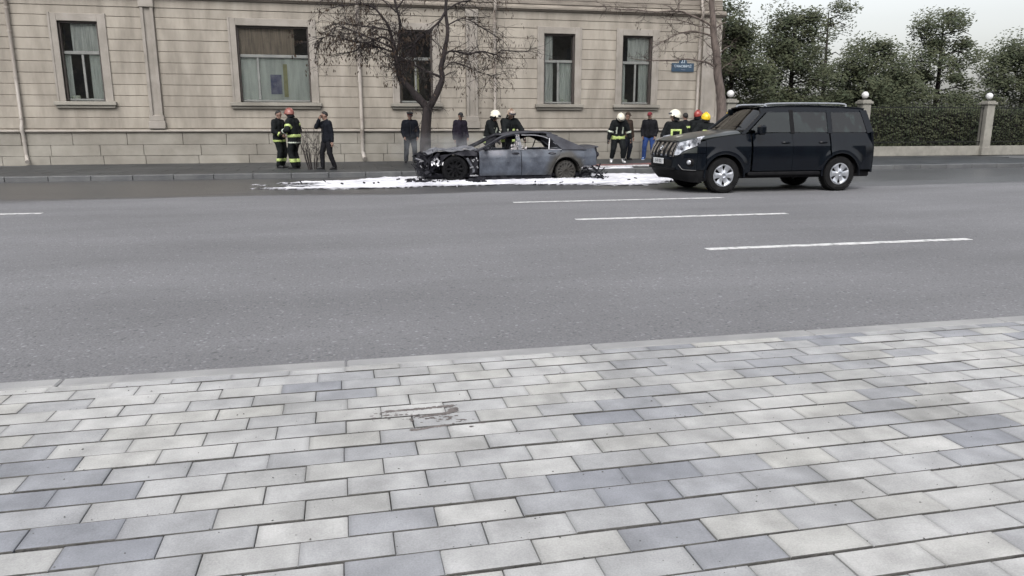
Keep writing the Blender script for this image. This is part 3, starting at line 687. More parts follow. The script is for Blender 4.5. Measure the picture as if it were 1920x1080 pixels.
# ================================================================== ADDED BLOCK BEHIND THE CAMERA (unseen; gives windows and car paint reflections)
op = empty('reflection_block', (0, -24, 0), 'unseen pale block added across the street for window glass and car paint to reflect', 'building')
b = MB(); b.box(-45, 45, -6, 0, 0, 13); b.build('wall', M['plinth'], op)
b = MB(); b.box(-45.5, 45.5, -6, .5, 13, 13.6); b.build('cornice', M['trim'], op)
b = MB(); b.bbox(-.75, .75, .0, .06, 0, 2.1, .01); wm = b.mesh('window', M['frame']); b = MB(); b.box(-.68, .68, .065, .075, .08, 2.02); pm = b.mesh('pane', M['lampdark'])
for i in range(-14, 15):
    for j in range(4):
        w_ = link('window', wm, op, (i * 3, 0, 1.2 + j * 3.1)); link('pane', pm, w_)

# ================================================================== GARDEN BESIDE THE BUILDING
def pillar(x, y, lab):
    o = empty('gate_pillar', (x, y, .13), lab, 'gate pillar', 'gate pillars along the garden railing')
    b = MB(); b.bbox(-.19, .19, -.19, .19, 0, 2.1, .015); b.bbox(-.22, .22, -.22, .22, 0, .35, .015); b.build('shaft', M['stonepost'], o)
    b = MB(); b.bbox(-.25, .25, -.25, .25, 2.1, 2.2, .02); b.bbox(-.20, .20, -.20, .20, 2.2, 2.26, .02); b.build('cap', M['stonepost'], o)
    b = MB(); b.lathe([(.0, 2.26), (.07, 2.26), (.05, 2.30), (.045, 2.33), (0, 2.33)], 16); b.build('lamp_base', M['iron'], o)
    b = MB(); b.ell((0, 0, 2.455), .142, 20, 14); b.build('lamp_globe', M['globe'], o, True)
    return o
pillar(14.82, 27.4, 'stone gate pillar topped by a white globe lamp at the corner of the beige building')
for i, xx in enumerate((20.8, 26.8, 32.8)):
    pillar(xx, 27.4, ['first', 'second', 'third', 'fourth', 'fifth'][i] + ' railing pillar with globe lamp to the right of the one at the building corner')
fe = empty('iron_fence', (15, 27.4, .13), 'dark iron railing running right from the building corner before dark evergreens', 'fence')
b = MB(); b.bbox(.05, 20, -.04, .04, .0, .4, .01); b.build('fence_base', M['stonepost'], fe)
for z in (.55, 1.95): b = MB(); b.box(.02, 20, -.02, .02, z, z + .04); b.build('rail', M['iron'], fe)
b = MB(); b.tube([(0, 0, .4), (0, 0, 2.05), (0, 0, 2.2)], [.011, .011, .001], 6); pk = b.mesh('picket', M['iron'])
for i in range(150):
    if abs((i * .13 + .15 + 15 - 14.82 + .1) % 6.0) < .3: continue
    link('picket', pk, fe, (.15 + i * .13, 0, 0))

def leafcloud(b, c, r, n, size, seed=0, squash=1.0):
    rnd = random.Random(seed)
    for _ in range(n):
        d = Vector((rnd.gauss(0, 1), rnd.gauss(0, 1), rnd.gauss(0, 1))).normalized() * (rnd.random() ** .45)
        p = Vector((c[0] + d.x * r[0], c[1] + d.y * r[1], c[2] + d.z * r[2]))
        u = Vector((rnd.gauss(0, 1), rnd.gauss(0, 1), rnd.gauss(0, .6))).normalized() * size * rnd.uniform(.5, 1.2); w = u.orthogonal().normalized() * size * .45
        b.add([p - u, p + w, p + u, p - w], [(0, 1, 2, 3)])
def conifer(x, y, h, r, seed, lab, loose=False):
    rnd = random.Random(seed)
    o = empty('evergreen_tree', (x, y, 0), lab, 'tree', 'evergreens beyond the railing')
    b = MB(); b.tube([(0, 0, 0), (.05, 0, h * .5), (0, .05, h * .95)], [.16, .10, .02], 8)
    for k in range(16):
        z = h * (.15 + .8 * k / 16); a = rnd.random() * 6.28; L = r * (1 - .7 * k / 16); b.tube([(0, 0, z), (L * .6 * math.cos(a), L * .6 * math.sin(a), z + .15), (L * math.cos(a), L * math.sin(a), z - .1)], [.04, .025, .008], 5)
    b.build('trunk', M['bark'], o)
    b = MB()
    for k in range(135 if not loose else 70):
        t = rnd.random() ** 1.15; z = h * (.05 + .92 * t); rr = r * (1.05 - .72 * t ** 1.5) * rnd.uniform(.3, 1.05) * (1 + .5 * noise.noise(Vector((t * 4, x, y)))); a = rnd.random() * 6.28
        if loose and rnd.random() < .45: continue
        z += .5 * noise.noise(Vector((x, a, t * 3))); s_ = rnd.uniform(.35, 1.0); leafcloud(b, (rr * math.cos(a), rr * math.sin(a), z), (s_, s_, s_ * .7), 210, .085, seed * 97 + k)
    b.build('crown', M['conifer'], o)
for i, (x, y, h, r, lo, lab) in enumerate([
        (16.5, 30.6, 5.6, 2.3, 0, 'dense dark evergreen just right of the building corner, behind the globe lamp'),
        (19.9, 31.4, 6.4, 2.9, 0, 'tall dense evergreen second from the building corner'),
        (23.9, 31.2, 5.2, 2.8, 0, 'lower rounded evergreen third from the building corner'),
        (28.2, 32.0, 6.6, 3.1, 0, 'dark evergreen fourth from the building corner'),
        (33.0, 31.8, 5.6, 3.1, 0, 'dark evergreen rightmost behind the railing'),
        (17.6, 33.5, 7.2, 2.2, 1, 'loose tall evergreen showing sky through its top beside the building'),
        (24.4, 35.5, 7.4, 2.4, 1, 'loose tall evergreen in the back row further right')]):
    conifer(x, y, h, r, 11 + i, lab, lo)
# clipped hedge
hd = empty('hedge', (24, 28.9, .0), 'dark clipped hedge standing right behind the iron railing', 'hedge')
b = MB(); b.bbox(-9, 9, -.2, .35, .1, 1.9, .1); b.build('stems', M['bark'], hd)
b = MB(); leafcloud(b, (0, 0, 1.15), (9.2, .45, 1.2), 9000, .09, 5)
rn = random.Random(3)
for i in range(16000):
    x_, z_ = rn.uniform(-9.1, 9.1), rn.uniform(.15, 2.15 + .15 * noise.noise(Vector((i * .01, 0, 0)))); p = Vector((x_, -.28 + rn.uniform(-.12, .1), z_))
    u = Vector((rn.gauss(0, 1), rn.gauss(0, .5), rn.gauss(0, 1))).normalized() * .07; w = u.orthogonal().normalized() * .035; b.add([p - u, p + w, p + u, p - w], [(0, 1, 2, 3)])
tag(b.build('leaves', M['conifer'], hd), kind='stuff')

# ================================================================== BARE STREET TREES
def smooth_path(pts, n=4):
    """Catmull-Rom through the points"""
    P = [Vector(p) for p in pts]; P = [P[0] * 2 - P[1]] + P + [P[-1] * 2 - P[-2]]; out = []
    for i in range(1, len(P) - 2):
        for k in range(n):
            t = k / n; a, b_, c, d = P[i - 1], P[i], P[i + 1], P[i + 2]
            out.append(.5 * ((2 * b_) + (c - a) * t + (2 * a - 5 * b_ + 4 * c - d) * t * t + (3 * b_ - a - 3 * c + d) * t ** 3))
    out.append(P[-2]); return out
def street_tree(name, org, lab, limbs, m, seed, twn, pods, droop=.0, twl=(.5, 1.0), podbox=None):
    rnd = random.Random(seed); o = empty(name, org, lab, 'tree'); O = Vector(org)
    tk = MB(); tw = MB(); pd = MB(); tips = []
    for pts, r0, r1 in limbs:
        pp = smooth_path([Vector(p) - O for p in pts], 5)
        pp = [p + Vector((noise.noise(p * 2.3), noise.noise(p * 2.1 + Vector((5, 0, 0))), noise.noise(p * 2.2 + Vector((0, 9, 0))))) * .03 for p in pp]
        N = len(pp); rad = [lerp(r0, r1, i / (N - 1)) * (1 + .12 * noise.noise(pp[i] * 6)) for i in range(N)]
        rad = [q_ * 1.15 for q_ in rad]; tk.tube(pp, rad, 10 if r0 > .05 else 6)
        if r0 < .05:
            for i in range(3, N): tips.append((pp[i], (pp[i] - pp[i - 1]).normalized(), rad[i]))
            tips.append((pp[-1], (pp[-1] - pp[-2]).normalized(), rad[-1]))
            tips.append((pp[-1], (pp[-1] - pp[-2]).normalized(), rad[-1]))
        else:
            for i in range(N // 2, N): tips.append((pp[i], (pp[i] - pp[i - 1]).normalized(), rad[i] * .3))
    def grow(p, d, r, L, depth):
        pts = [p]; n = 4
        for k in range(n):
            d = (d + Vector((rnd.gauss(0, .22), rnd.gauss(0, .3), rnd.gauss(0, .2) - droop * .12))).normalized(); pts.append(pts[-1] + d * L / n)
        tw.tube(pts, [lerp(r, r * .35, i / n) for i in range(n + 1)], 4 if r < .008 else 5, False)
        if depth > 0:
            for k in range(rnd.choice((2, 3, 3))):
                q = pts[rnd.choice((1, 2, 3, 4))]; dd = (d + Vector((rnd.gauss(0, .7), rnd.gauss(0, .7), rnd.gauss(0, .5)))).normalized(); grow(q, dd, r * .6, L * rnd.uniform(.5, .8), depth - 1)
        elif pods and rnd.random() < pods * (1 if p.x + O.x < 1.3 or pods < .3 else .35):
            q = pts[-1]
            for k in range(rnd.choice((1, 2, 3, 4))):
                s_ = rnd.uniform(.06, .13); q2 = q + Vector((rnd.gauss(0, .05), rnd.gauss(0, .05), rnd.gauss(0, .03))); dn = Vector((rnd.gauss(0, .3), rnd.gauss(0, .3), -1)).normalized(); sd_ = dn.orthogonal().normalized() * s_ * .22
                tipp = q2 + dn * s_; pd.add([q2, q2 + dn * s_ * .5 + sd_, tipp, q2 + dn * s_ * .5 - sd_ + Vector((0, .015, 0))], [(0, 1, 2), (0, 2, 3)])
    for i in range(twn):
        p, d, r = rnd.choice(tips); wx = p.x + O.x; wz = p.z + O.z
        if name == 'bare_tree' and pods > .3 and 1.45 < wx < 3.15 and wz < 4.5 and rnd.random() < .88: continue
        dd = (d * .8 + Vector((rnd.gauss(0, .75), rnd.gauss(0, .9), rnd.gauss(0, .45)))).normalized()
        grow(p, dd, min(.013, max(.009, r * .6)), rnd.uniform(*twl), 2)
    tk.build('trunk', m, o, smooth=True); tag(tw.build('twigs', M['twig'] if m is M['bark2'] else M['bark'], o), kind='stuff')
    if pd.v: tag(pd.build('dead_leaves', M['pods'], o), kind='stuff')
    return o
Y1 = 22.5
def q(x, z, dy=0.): return (x, Y1 + dy, z)
T1 = [([q(2.40, .10), q(2.39, .6), q(2.42, 1.3), q(2.49, 1.93)], .165, .125),
      ([q(2.49, 1.88), q(2.22, 2.18), q(1.98, 2.46, .05), q(1.72, 2.72, .1), q(1.64, 3.18, .1), q(1.60, 3.40, .1), q(1.56, 3.75, .12)], .10, .05),
      ([q(1.60, 3.45, .1), q(1.50, 3.95, .15), q(1.34, 4.35, .2), q(1.05, 4.68, .25), q(.60, 4.76, .3), q(.10, 4.70, .4)], .038, .013),
      ([q(1.62, 3.35, .1), q(1.73, 3.75, 0), q(1.75, 4.2, 0), q(1.66, 4.75, 0), q(1.45, 5.4, 0), q(1.3, 6.0, 0)], .036, .02),
      ([q(1.66, 4.6, 0), q(1.95, 5.0, -.1), q(2.1, 5.6, -.1)], .022, .012),
      ([q(2.50, 1.85), q(2.66, 2.15, -.05), q(2.85, 2.50, -.1), q(2.93, 2.75, -.1), q(2.90, 3.05, -.1), q(3.02, 3.55, -.1)], .095, .06),
      ([q(3.02, 3.5, -.1), q(3.09, 4.1, -.1), q(3.07, 4.7, -.1), q(3.15, 5.4, -.1), q(3.1, 6.3, -.1)], .055, .025),
      ([q(3.07, 4.6, -.1), q(2.85, 4.28, -.2), q(2.55, 4.02, -.25), q(2.22, 3.80, -.15), q(2.08, 3.50, 0), q(1.85, 3.32, .1), q(1.66, 3.15, .1)], .032, .03),
      ([q(2.90, 2.75, -.1), q(2.5, 2.93, -.1), q(2.1, 3.12, 0), q(1.76, 3.3, .05)], .033, .02),
      ([q(1.57, 3.70, .1), q(1.25, 3.85, 0), q(.85, 3.70, 0), q(.4, 3.72, .1), q(-.15, 3.86, .1), q(-.45, 3.8, .2)], .026, .010),
      ([q(1.60, 3.45, .1), q(1.2, 3.58, .2), q(.8, 3.66, .2), q(.45, 3.48, .3), q(.05, 3.42, .3)], .022, .009),
      ([q(1.58, 3.55, .1), q(1.0, 3.75, -.3), q(.5, 3.92, -.5), q(0.0, 4.05, -.6)], .022, .008),
      ([q(1.45, 4.05, .1), q(1.0, 4.1, -.1), q(.5, 4.15, -.1), q(.05, 4.15, -.2)], .02, .008),
      ([q(2.98, 3.40, -.1), q(3.20, 3.50, -.2), q(3.7, 3.42, -.2), q(4.1, 3.52, -.2), q(4.5, 3.42, -.1), q(4.75, 3.55, -.1), q(5.5, 3.52, 0)], .026, .010),
      ([q(3.0, 3.0, -.1), q(3.2, 3.2, -.1), q(3.5, 3.12, -.1), q(4.1, 2.92, 0), q(4.4, 2.83, 0)], .014, .007),
      ([q(3.07, 4.2, -.1), q(3.6, 4.4, -.1), q(4.2, 4.15, 0), q(4.6, 3.9, 0)], .018, .008),
      ([q(3.07, 4.6, -.1), q(3.5, 4.85, -.1), q(4.1, 5.0, 0), q(4.5, 5.2, 0)], .022, .01),
      ([q(1.72, 4.5, 0), q(1.2, 4.95, .2), q(.6, 5.1, .2), q(0, 5.0, .3)], .02, .01)]
street_tree('bare_tree', (2.40, 22.5, .13), 'dark forked bare tree with hanging dead leaves behind the burnt bonnet', T1, M['bark'], 5, 430, .27, droop=.5, twl=(.35, .8))
Y2 = 23.0
def q2(x, z, dy=0.): return (x, Y2 + dy, z)
T2 = [([q2(12.22, .1), q2(12.19, 1.1), q2(12.12, 2.2), q2(11.97, 2.95), q2(11.86, 3.6), q2(11.72, 4.3), q2(11.62, 5.1), q2(11.55, 6.2), q2(11.6, 7)], .155, .05),
      ([q2(11.92, 3.15), q2(11.75, 3.28), q2(11.42, 3.40), q2(10.85, 3.45), q2(10.3, 3.42), q2(9.6, 3.40), q2(9.0, 3.45)], .034, .010),
      ([q2(11.76, 4.15), q2(11.4, 4.25), q2(10.95, 4.32), q2(10.5, 4.22), q2(10.1, 4.02), q2(9.78, 3.85)], .030, .009),
      ([q2(11.68, 4.45), q2(11.3, 4.65), q2(10.8, 4.82), q2(10.45, 4.90), q2(9.6, 4.86), q2(8.9, 4.90), q2(8.1, 4.93)], .032, .009),
      ([q2(11.70, 4.40), q2(11.2, 4.48), q2(10.7, 4.6), q2(10.0, 4.65)], .02, .007),
      ([q2(10.48, 4.88), q2(10.48, 5.3), q2(10.35, 5.9)], .016, .009),
      ([q2(11.72, 4.32), q2(11.95, 4.55), q2(12.15, 4.62)], .022, .012),
      ([q2(11.88, 3.55), q2(12.1, 3.8), q2(12.3, 3.88)], .018, .010),
      ([q2(11.95, 3.05), q2(12.15, 3.25), q2(12.35, 3.35)], .016, .008),
      ([q2(11.84, 3.7), q2(11.55, 3.9), q2(11.4, 4.05)], .016, .009),
      ([q2(11.6, 5.3), q2(11.1, 5.6), q2(10.4, 5.6), q2(9.6, 5.4)], .028, .009)]
street_tree('bare_tree', (12.22, 23.0, .13), 'slender pale-barked bare tree with left-reaching branches near the building corner', T2, M['bark2'], 9, 105, .22, droop=.1, twl=(.25, .55))
# leafless shrub beside the firefighters
sh = empty('bare_shrub', (-.85, 23.1, .13), 'leafless shrub with arching twigs between the left firefighters and the man in black', 'shrub')
b = MB(); rs = random.Random(4)
for i in range(38):
    a = rs.uniform(-.6, 1.1); L = rs.uniform(.5, 1.25); bx = rs.uniform(-.40, .30); by = rs.uniform(-.3, .3)
    top = Vector((bx + a * .15, by, L)); end = Vector((bx + a * .45, by + rs.uniform(-.2, .2), L * rs.uniform(.5, .85)))
    b.tube(smooth_path([(bx * .4, by * .4, 0), (bx * .7, by * .8, L * .6), top, end], 4), [.008] * 5 + [.006] * 5 + [.004] * 3, 4)
tag(b.build('twigs', M['bark'], sh), kind='stuff')

# ================================================================== FOAM, HOSES
def foam_h(x, y):
    n = noise.fractal(Vector((x * .38, y * 2.1, 3)), 1.0, 2.0, 5); n2 = noise.fractal(Vector((x * 2.2, y * 8, 8)), 1.0, 2.0, 4)
    ylo = pw([(-3, 18.1), (-1.6, 17.6), (0, 17.15), (2, 17.45), (4, 17.55), (5.5, 17.15), (7.0, 17.0), (8.3, 17.9), (9.5, 18.3)], x)
    yhi = pw([(-3, 18.9), (-1.6, 19.3), (.3, 20.2), (1.2, 20.9), (8, 21.0), (9.5, 20.6)], x)
    e = min((y - ylo) / .55, (yhi - y) / .5, (x + 2.6) / 1.3, (10.2 - x) / 1.4)
    if x < 1.2: e = min(e, 1.6 + .45 * (x - 1.2)) 
    return min(1.2, e) + n * .95 + n2 * .42 - .16 - .35 * sm(1.0, -1.5, x)
b = MB(); nx, ny = 420, 130; X0, X1_, Y0, Y1_ = -3.4, 10.4, 16.6, 21.2; idx = {}; vs = []; fs = []; dep = []
for j in range(ny + 1):
    for i in range(nx + 1):
        x = lerp(X0, X1_, i / nx); y = lerp(Y0, Y1_, j / ny); h = foam_h(x, y)
        if h > -.06:
            idx[i, j] = len(vs); dep.append(max(0., h)); vs.append((x, y, -.004 + min(.055, .05 * max(0, h) ** .5) * (1 + .5 * noise.noise(Vector((x * 7, y * 7, 0)))) + (0.006 if h > 0 else 0)))
for j in range(ny):
    for i in range(nx):
        k = [(i, j), (i + 1, j), (i + 1, j + 1), (i, j + 1)]
        if all(c in idx for c in k): fs.append(tuple(idx[c] for c in k))
b.add(vs, fs); fo = b.build('fire_foam', M['foamsheet'], None, smooth=True); at_ = fo.data.attributes.new('depth', 'FLOAT', 'POINT')
if len(fo.data.vertices) == len(dep): at_.data.foreach_set('value', dep)
else: print('FOAM MISMATCH')
tag(fo, 'white fire-fighting foam spread over the road under and around the burnt car', 'foam', kind='stuff')
# foam streaks thrown on the far pavement to the right of the car
b = MB()
for i, (p0, p1, w) in enumerate([((6.95, 21.75), (8.1, 22.35), .10), ((7.1, 21.95), (8.7, 21.95), .09), ((7.0, 21.5), (8.6, 21.6), .10), ((9.4, 21.9), (10.4, 22.0), .07), ((8.4, 22.8), (9.5, 22.75), .07)]):
    b.slab(lambda u, v: (lerp(p0[0], p1[0], u), lerp(p0[1], p1[1], u) + (v - .5) * w * (math.sin(PI * u) ** .4) * (1 + .8 * noise.noise(Vector((u * 9, i, 0)))) + .03 * noise.noise(Vector((u * 5, i, 4))), .140 + .02 * math.sin(PI * v)), 28, 4, .012)
tag(b.build('foam_streaks', M['foam'], None, smooth=True), 'thin white foam streaks on the wet pavement between the burnt car and the off-road car', 'foam', kind='stuff')
def hose(pts, r, m, lab, g='fire hoses on the far pavement'):
    b = MB(); b.tube(smooth_path(pts, 8), r, 8); o = b.build('fire_hose', m, None, smooth=True); tag(o, lab, 'hose', g)
hose([(6.9, 21.95, .17), (7.6, 22.0, .17), (8.4, 22.35, .17), (9.3, 22.9, .17), (10.6, 23.3, .17), (13, 23.6, .17), (15, 23.4, .17)], .038, M['hose_red'], 'dull red fire hose lying on the wet pavement, curving to the far right')
hose([(7.2, 21.86, .165), (8.0, 21.95, .165), (8.9, 22.2, .165), (9.9, 22.2, .165), (11.5, 22.5, .165), (14, 22.4, .165)], .032, M['hose_white'], 'pale hose nearest the kerb between the burnt car and the off-road car')
hose([(6.8, 22.9, .165), (7.8, 22.75, .165), (8.7, 22.62, .165), (9.8, 22.9, .165), (10.8, 22.7, .165)], .035, M['hose_red'], 'short dark red hose passing under the bent firefighter\'s feet')
# charred scraps
def scraps(name, boxes, n, m, lab, seed, s0=.02, s1=.09, hz=.07, z0=.02):
    r_ = random.Random(seed); b = MB()
    for _ in range(n):
        x0, x1, y0, y1 = r_.choice(boxes); c = Vector((r_.uniform(x0, x1), r_.uniform(y0, y1), z0 + r_.random() * hz)); s_ = r_.uniform(s0, s1)
        mt = Matrix.Translation(c) @ Matrix.Rotation(r_.random() * 6, 4, 'Z') @ Matrix.Rotation(r_.gauss(0, .5), 4, 'X') @ Matrix.Rotation(r_.gauss(0, .4), 4, 'Y')
        b.box(-s_, s_, -s_ * r_.uniform(.2, .7), s_ * .4, -.006, .006 + r_.random() * .02, mt)
    tag(b.build(name, m), lab, 'debris', kind='stuff')
scraps('charred_debris', [(1.7, 2.5, 18.3, 18.8), (1.5, 2.1, 18.4, 19.2), (3.0, 3.5, 18.3, 18.7), (6.2, 6.9, 18.6, 19.3), (6.7, 7.3, 20.2, 20.9)], 120, M['burnt_dark'], 'black charred scraps lying in the foam round the burnt car', 2)
scraps('charred_debris', [(-1.2, 1.6, 18.0, 19.6), (3.5, 9, 17.0, 18.6)], 16, M['burnt_dark'], 'a few black specks lying loose on the white foam', 3, .02, .05, .03, .05)

# ================================================================== CARS
def tyre_prof(R, w, rim):
    h = w / 2
    return [(rim, -h * .82), (rim + .012, -h * .95), (lerp(rim, R, .45), -h), (R - .025, -h * .93), (R - .006, -h * .75), (R, -h * .5), (R, h * .5), (R - .006, h * .75), (R - .025, h * .93), (lerp(rim, R, .45), h), (rim + .012, h * .95), (rim, h * .82)]
def wheel(parent, x, y, z, R, w, rim, side, m_t, m_r, spokes=6, m_back=None, flat=0., style='wide', label=None):
    b = MB(); b.lathe(tyre_prof(R, w, rim), 40, 'Y', (0, 0, 0))
    for i in range(0, 56):      # tread blocks
        a = 2 * PI * i / 56
        mt = Matrix.Rotation(a, 4, 'Y')
        b.box(-.012, .012, -w * .42, w * .42, R - .004, R + .004, mt)
    if flat: b.v = [(vx * (1 + flat * .1 * (vz < 0)), vy * (1 + .25 * (vz < -R * .7)), max(vz, -R + flat)) for vx, vy, vz in b.v]
    t = b.build('wheel', m_t, parent, auto=35, loc=(x, y, z))
    if label: t['label'] = label
    b = MB(); s = side; fy = s * w * .42; by = s * w * .1
    b.lathe([(rim + .002, fy + s * .01), (rim - .018, fy + s * .012), (rim - .03, fy - s * .02), (rim - .035, -s * w * .3)], 40, 'Y')
    for i in range(spokes):
        a = 2 * PI * (i + .5) / spokes
        mt = Matrix.Rotation(a, 4, 'Y')
        def P(u, v, s=s):
            r = lerp(.035, rim - .015, u)
            if style == 'wide': hw = lerp(.026, .062, u) if u < .8 else lerp(.055, .075, (u - .8) / .2)
            else: hw = lerp(.014, .012, u)
            yy = fy - s * (.022 * math.sin(PI * u) + .012) + s * .010 * math.cos(PI * (v - .5))
            return mt @ Vector(((v - .5) * 2 * hw, yy, r))
        b.slab(P, 8, 4, .03, flip=(s > 0))
    b.lathe([(.0, fy + s * .0), (.05, fy - s * .002), (.062, fy - s * .02), (.062, by)], 20, 'Y')
    b.build('rim', m_r, t, auto=40)
    b = MB(); b.lathe([(0.0, by * .2), (rim - .03, by * .2)], 32, 'Y'); b.lathe([(.05, by), (.15, by * .9), (.15, by * .3)], 24, 'Y')
    b.build('brake_disc', m_back or M['blackpl'], t)
    return t

# ---------------------------------------------------------------- burnt-out saloon
def burnt_saloon():
    XO = 2.4; Wd = .92
    root = empty('burnt_car', (4.16, 19.80, 0), 'burnt-out grey saloon car with no glass, standing in white foam', 'car')
    def bb(mb, name, m, parent=None, smooth=True, auto=35, label=None):
        mb.v = [(x - XO, y, z) for x, y, z in mb.v]
        o = mb.build(name, m, parent or root, auto=auto if smooth else None)
        if label: o['label'] = label
        return o
    def dent(x, z, s=1): return .010 * noise.noise(Vector((x * 2.3, z * 3.0, s * 4))) + .004 * noise.noise(Vector((x * 9, z * 9, s)))
    def ys(x, z, s=-1):
        y = Wd - .055 * ((z - .40) / .40) ** 2 - .035 * sm(.60, .80, z)
        y -= .16 * (max(0, .7 - x) / .7) ** 2 + .10 * (max(0, x - 4.15) / .7) ** 2
        if .52 < z < .60: y -= .006 * math.sin((z - .52) / .08 * PI)
        return y + dent(x, z, s)
    beltz = lambda x: pw([(1.62, .765), (2.2, .788), (3.4, .788), (4.0, .785), (4.45, .80), (4.75, .835), (4.86, .845)], x)
    def arch(x, cx, cz, R, base):
        d = R * R - (x - cx) ** 2
        return max(base, cz + math.sqrt(d)) if d > 0 else base
    for s in (-1, 1):
        lab = None
        # doors
        def door(xl, xr, z0, name='door'):
            b = MB(); b.slab(lambda u, v: (lambda z: (lambda x: (x, s * ys(x, z, s), z))(lerp(xl(z), xr(z), u)))(lerp(z0(u), beltz(lerp(xl(.7), xr(.7), u)), v)), 26, 16, .035, flip=(s > 0))
            return bb(b, name, M['burnt'])
        d1 = door(lambda z: 1.615 + .01 * noise.noise(Vector((0, 0, z * 5))), lambda z: 2.700, lambda u: .155)
        def rx(z): return pw([(.15, 3.385), (.585, 3.66), (.70, 3.75), (.80, 3.765)], z)
        d2 = door(lambda z: 2.716, rx, lambda u: .155)
        # handles: dark recess with handle pull
        for d, hx in ((d1, 2.56), (d2, 3.53)):
            b = MB(); y0 = ys(hx, .70); b.ell((hx, s * (y0 + .002), .70), (.105, .020, .036), 18, 8); bb(b, 'handle_recess', M['burnt_dark'], d)
            b = MB(); b.tube([(hx - .07, s * (y0 + .008), .705), (hx, s * (y0 + .022), .708), (hx + .075, s * (y0 + .010), .71)], [.008, .011, .010], 8); bb(b, 'handle', M['burnt_ash'] if hx > 3 else M['burnt_dark'], d)
        # belt strip
        b = MB(); b.tube([(x, s * (ys(x, .79) - .012), beltz(x) + .004) for x in [1.63 + .12 * i for i in range(22)]], .011, 6); bb(b, 'belt_trim', M['burnt_ash'])
        b = MB(); b.tube([(x, s * (ys(x, .79) - .004), beltz(x) + .010) for x in (3.42, 3.6, 3.8, 3.98)], .013, 6); bb(b, 'chrome_strip', M['bare_metal'])
        # sill
        b = MB(); b.slab(lambda u, v: (lerp(1.50, 3.52, u), s * (.855 - .02 * abs(v - .5)), lerp(.055, .150, v)), 20, 3, .05, flip=(s > 0)); bb(b, 'sill', M['burnt_dark'])
        # rear quarter
        def zlo(x):
            a = arch(x, 3.90, .23, .375, .155)
            if x > 4.27: a = max(a, lerp(.155, .38, sm(4.27, 4.33, x)))
            return a
        def zhi(x):
            if x < 3.765: return max(zlo(x) + .002, pw([(3.385, .155), (3.66, .585), (3.75, .70), (3.765, beltz(3.765))], x) - .0)
            return beltz(x)
        xs_ = [3.400 + (3.52 - 3.40) * i / 4 for i in range(4)] + [3.90 - .375 * math.cos(PI * i / 24) for i in range(1, 24)] + [4.275 + .50 * i / 12 for i in range(0, 12)]
        xs_ = sorted(xs_)
        b = MB(); n_ = len(xs_) - 1
        def P(u, v):
            x = xs_[min(n_, int(round(u * n_)))] ; z = lerp(zlo(x), zhi(x), v); return (x + .012, s * (ys(x, z, s) - .001 + .014 * math.exp(-((math.hypot(x - 3.90, z - .23) - .39) / .035) ** 2)), z)
        b.slab(P, n_, 14, .03, flip=(s > 0)); bb(b, 'quarter_panel', M['burnt'])
        # C pillar sail panel
        roofl = lambda x: pw([(3.40, 1.215), (3.60, 1.182), (3.80, 1.108), (4.10, .975), (4.47, .815)], x)
        def yg(z): return .865 - .26 * max(0, (z - .79) / .43) ** 1.15
        def P2(u, v):
            x = lerp(3.44, 4.46, u); zl = pw([(3.44, 1.13), (3.54, 1.07), (3.80, .80), (4.47, .79)], x); z = lerp(zl, max(roofl(x), zl + .004), v); return (x, s * yg(z), z)
        b = MB(); b.slab(P2, 28, 6, .04, flip=(s > 0)); bb(b, 'rear_pillar', M['burnt_roof'])
        # front pillar + roof rail
        ap = [(1.50, .775), (1.66, .83), (1.86, .925), (2.10, 1.055), (2.30, 1.142), (2.60, 1.200), (3.0, 1.232), (3.3, 1.230), (3.58, 1.198)]
        b = MB(); b.tube(smooth_path([(x, s * (yg(z) - .02), z) for x, z in ap], 4), ([.021] * 12 + [.027] * 21) if s < 0 else ([.055] * 14 + [.035] * 19), 8); bb(b, 'roof_rail', M['burnt_roof'] if s < 0 else M['burnt_dark'])
        # door window frames (upper)
        b = MB(); b.tube(smooth_path([(x, s * (yg(z) + .004), z) for x, z in [(1.74, .80), (1.95, .93), (2.2, 1.06), (2.42, 1.135), (2.70, 1.162)]], 4), .011, 6); bb(b, 'door_frame', M['burnt_dark'], d1)
        b = MB(); b.tube(smooth_path([(x, s * (yg(z) + .004), z) for x, z in [(2.76, 1.163), (3.1, 1.160), (3.32, 1.125), (3.47, 1.07)]], 4), .012, 6); b.tube([(3.50, s * (yg(1.08) + .004), 1.08), (3.44, s * (yg(.8) + .002), .80)], .015, 6)
        bb(b, 'door_frame', M['bare_metal'] if s < 0 else M['burnt_dark'], d2)
        # B pillar
        b = MB(); b.slab(lambda u, v: (lerp(2.60, 2.70, u) + .05 * (1 - v) , s * (yg(lerp(.79, 1.19, v)) - .02), lerp(.79, 1.19, v)), 3, 6, .035, flip=(s > 0)); bb(b, 'centre_pillar', M['burnt_ash'])
        b = MB(); b.tube([(3.57, s * .80, .98), (3.66, s * .79, .93)], .010, 6); b.tube([(3.58, s * .70, 1.06), (3.90, s * .76, .83)], .018, 6); bb(b, 'quarter_glass_frame', M['burnt_ash'])
    b = MB(); ra = random.Random(5)
    for k_ in range(26):
        c_ = Vector((ra.uniform(2.46, 2.86), -.84 + ra.random() * .06, .80 + abs(ra.gauss(0, .045)))); b.ell(c_, (ra.uniform(.008, .026), .012, ra.uniform(.01, .04)), 6, 5)
    for k_ in range(12): b.ell((ra.uniform(2.58, 2.68), -.80 + ra.random() * .05, ra.uniform(.85, 1.15)), (.014, .012, ra.uniform(.01, .03)), 6, 5)
    bb(b, 'ash_crust', M['ash'])
    # floor pan, inner structure
    b = MB(); b.bbox(.35, 4.65, -.74, .74, .10, .20, .02); b.bbox(1.48, 1.60, -.80, .80, .2, .76, .02); b.bbox(3.42, 3.52, -.76, .76, .2, .72, .02); b.bbox(3.50, 4.40, -.50, .50, .2, .66, .02); bb(b, 'floor_pan', M['burnt_dark'], smooth=False)
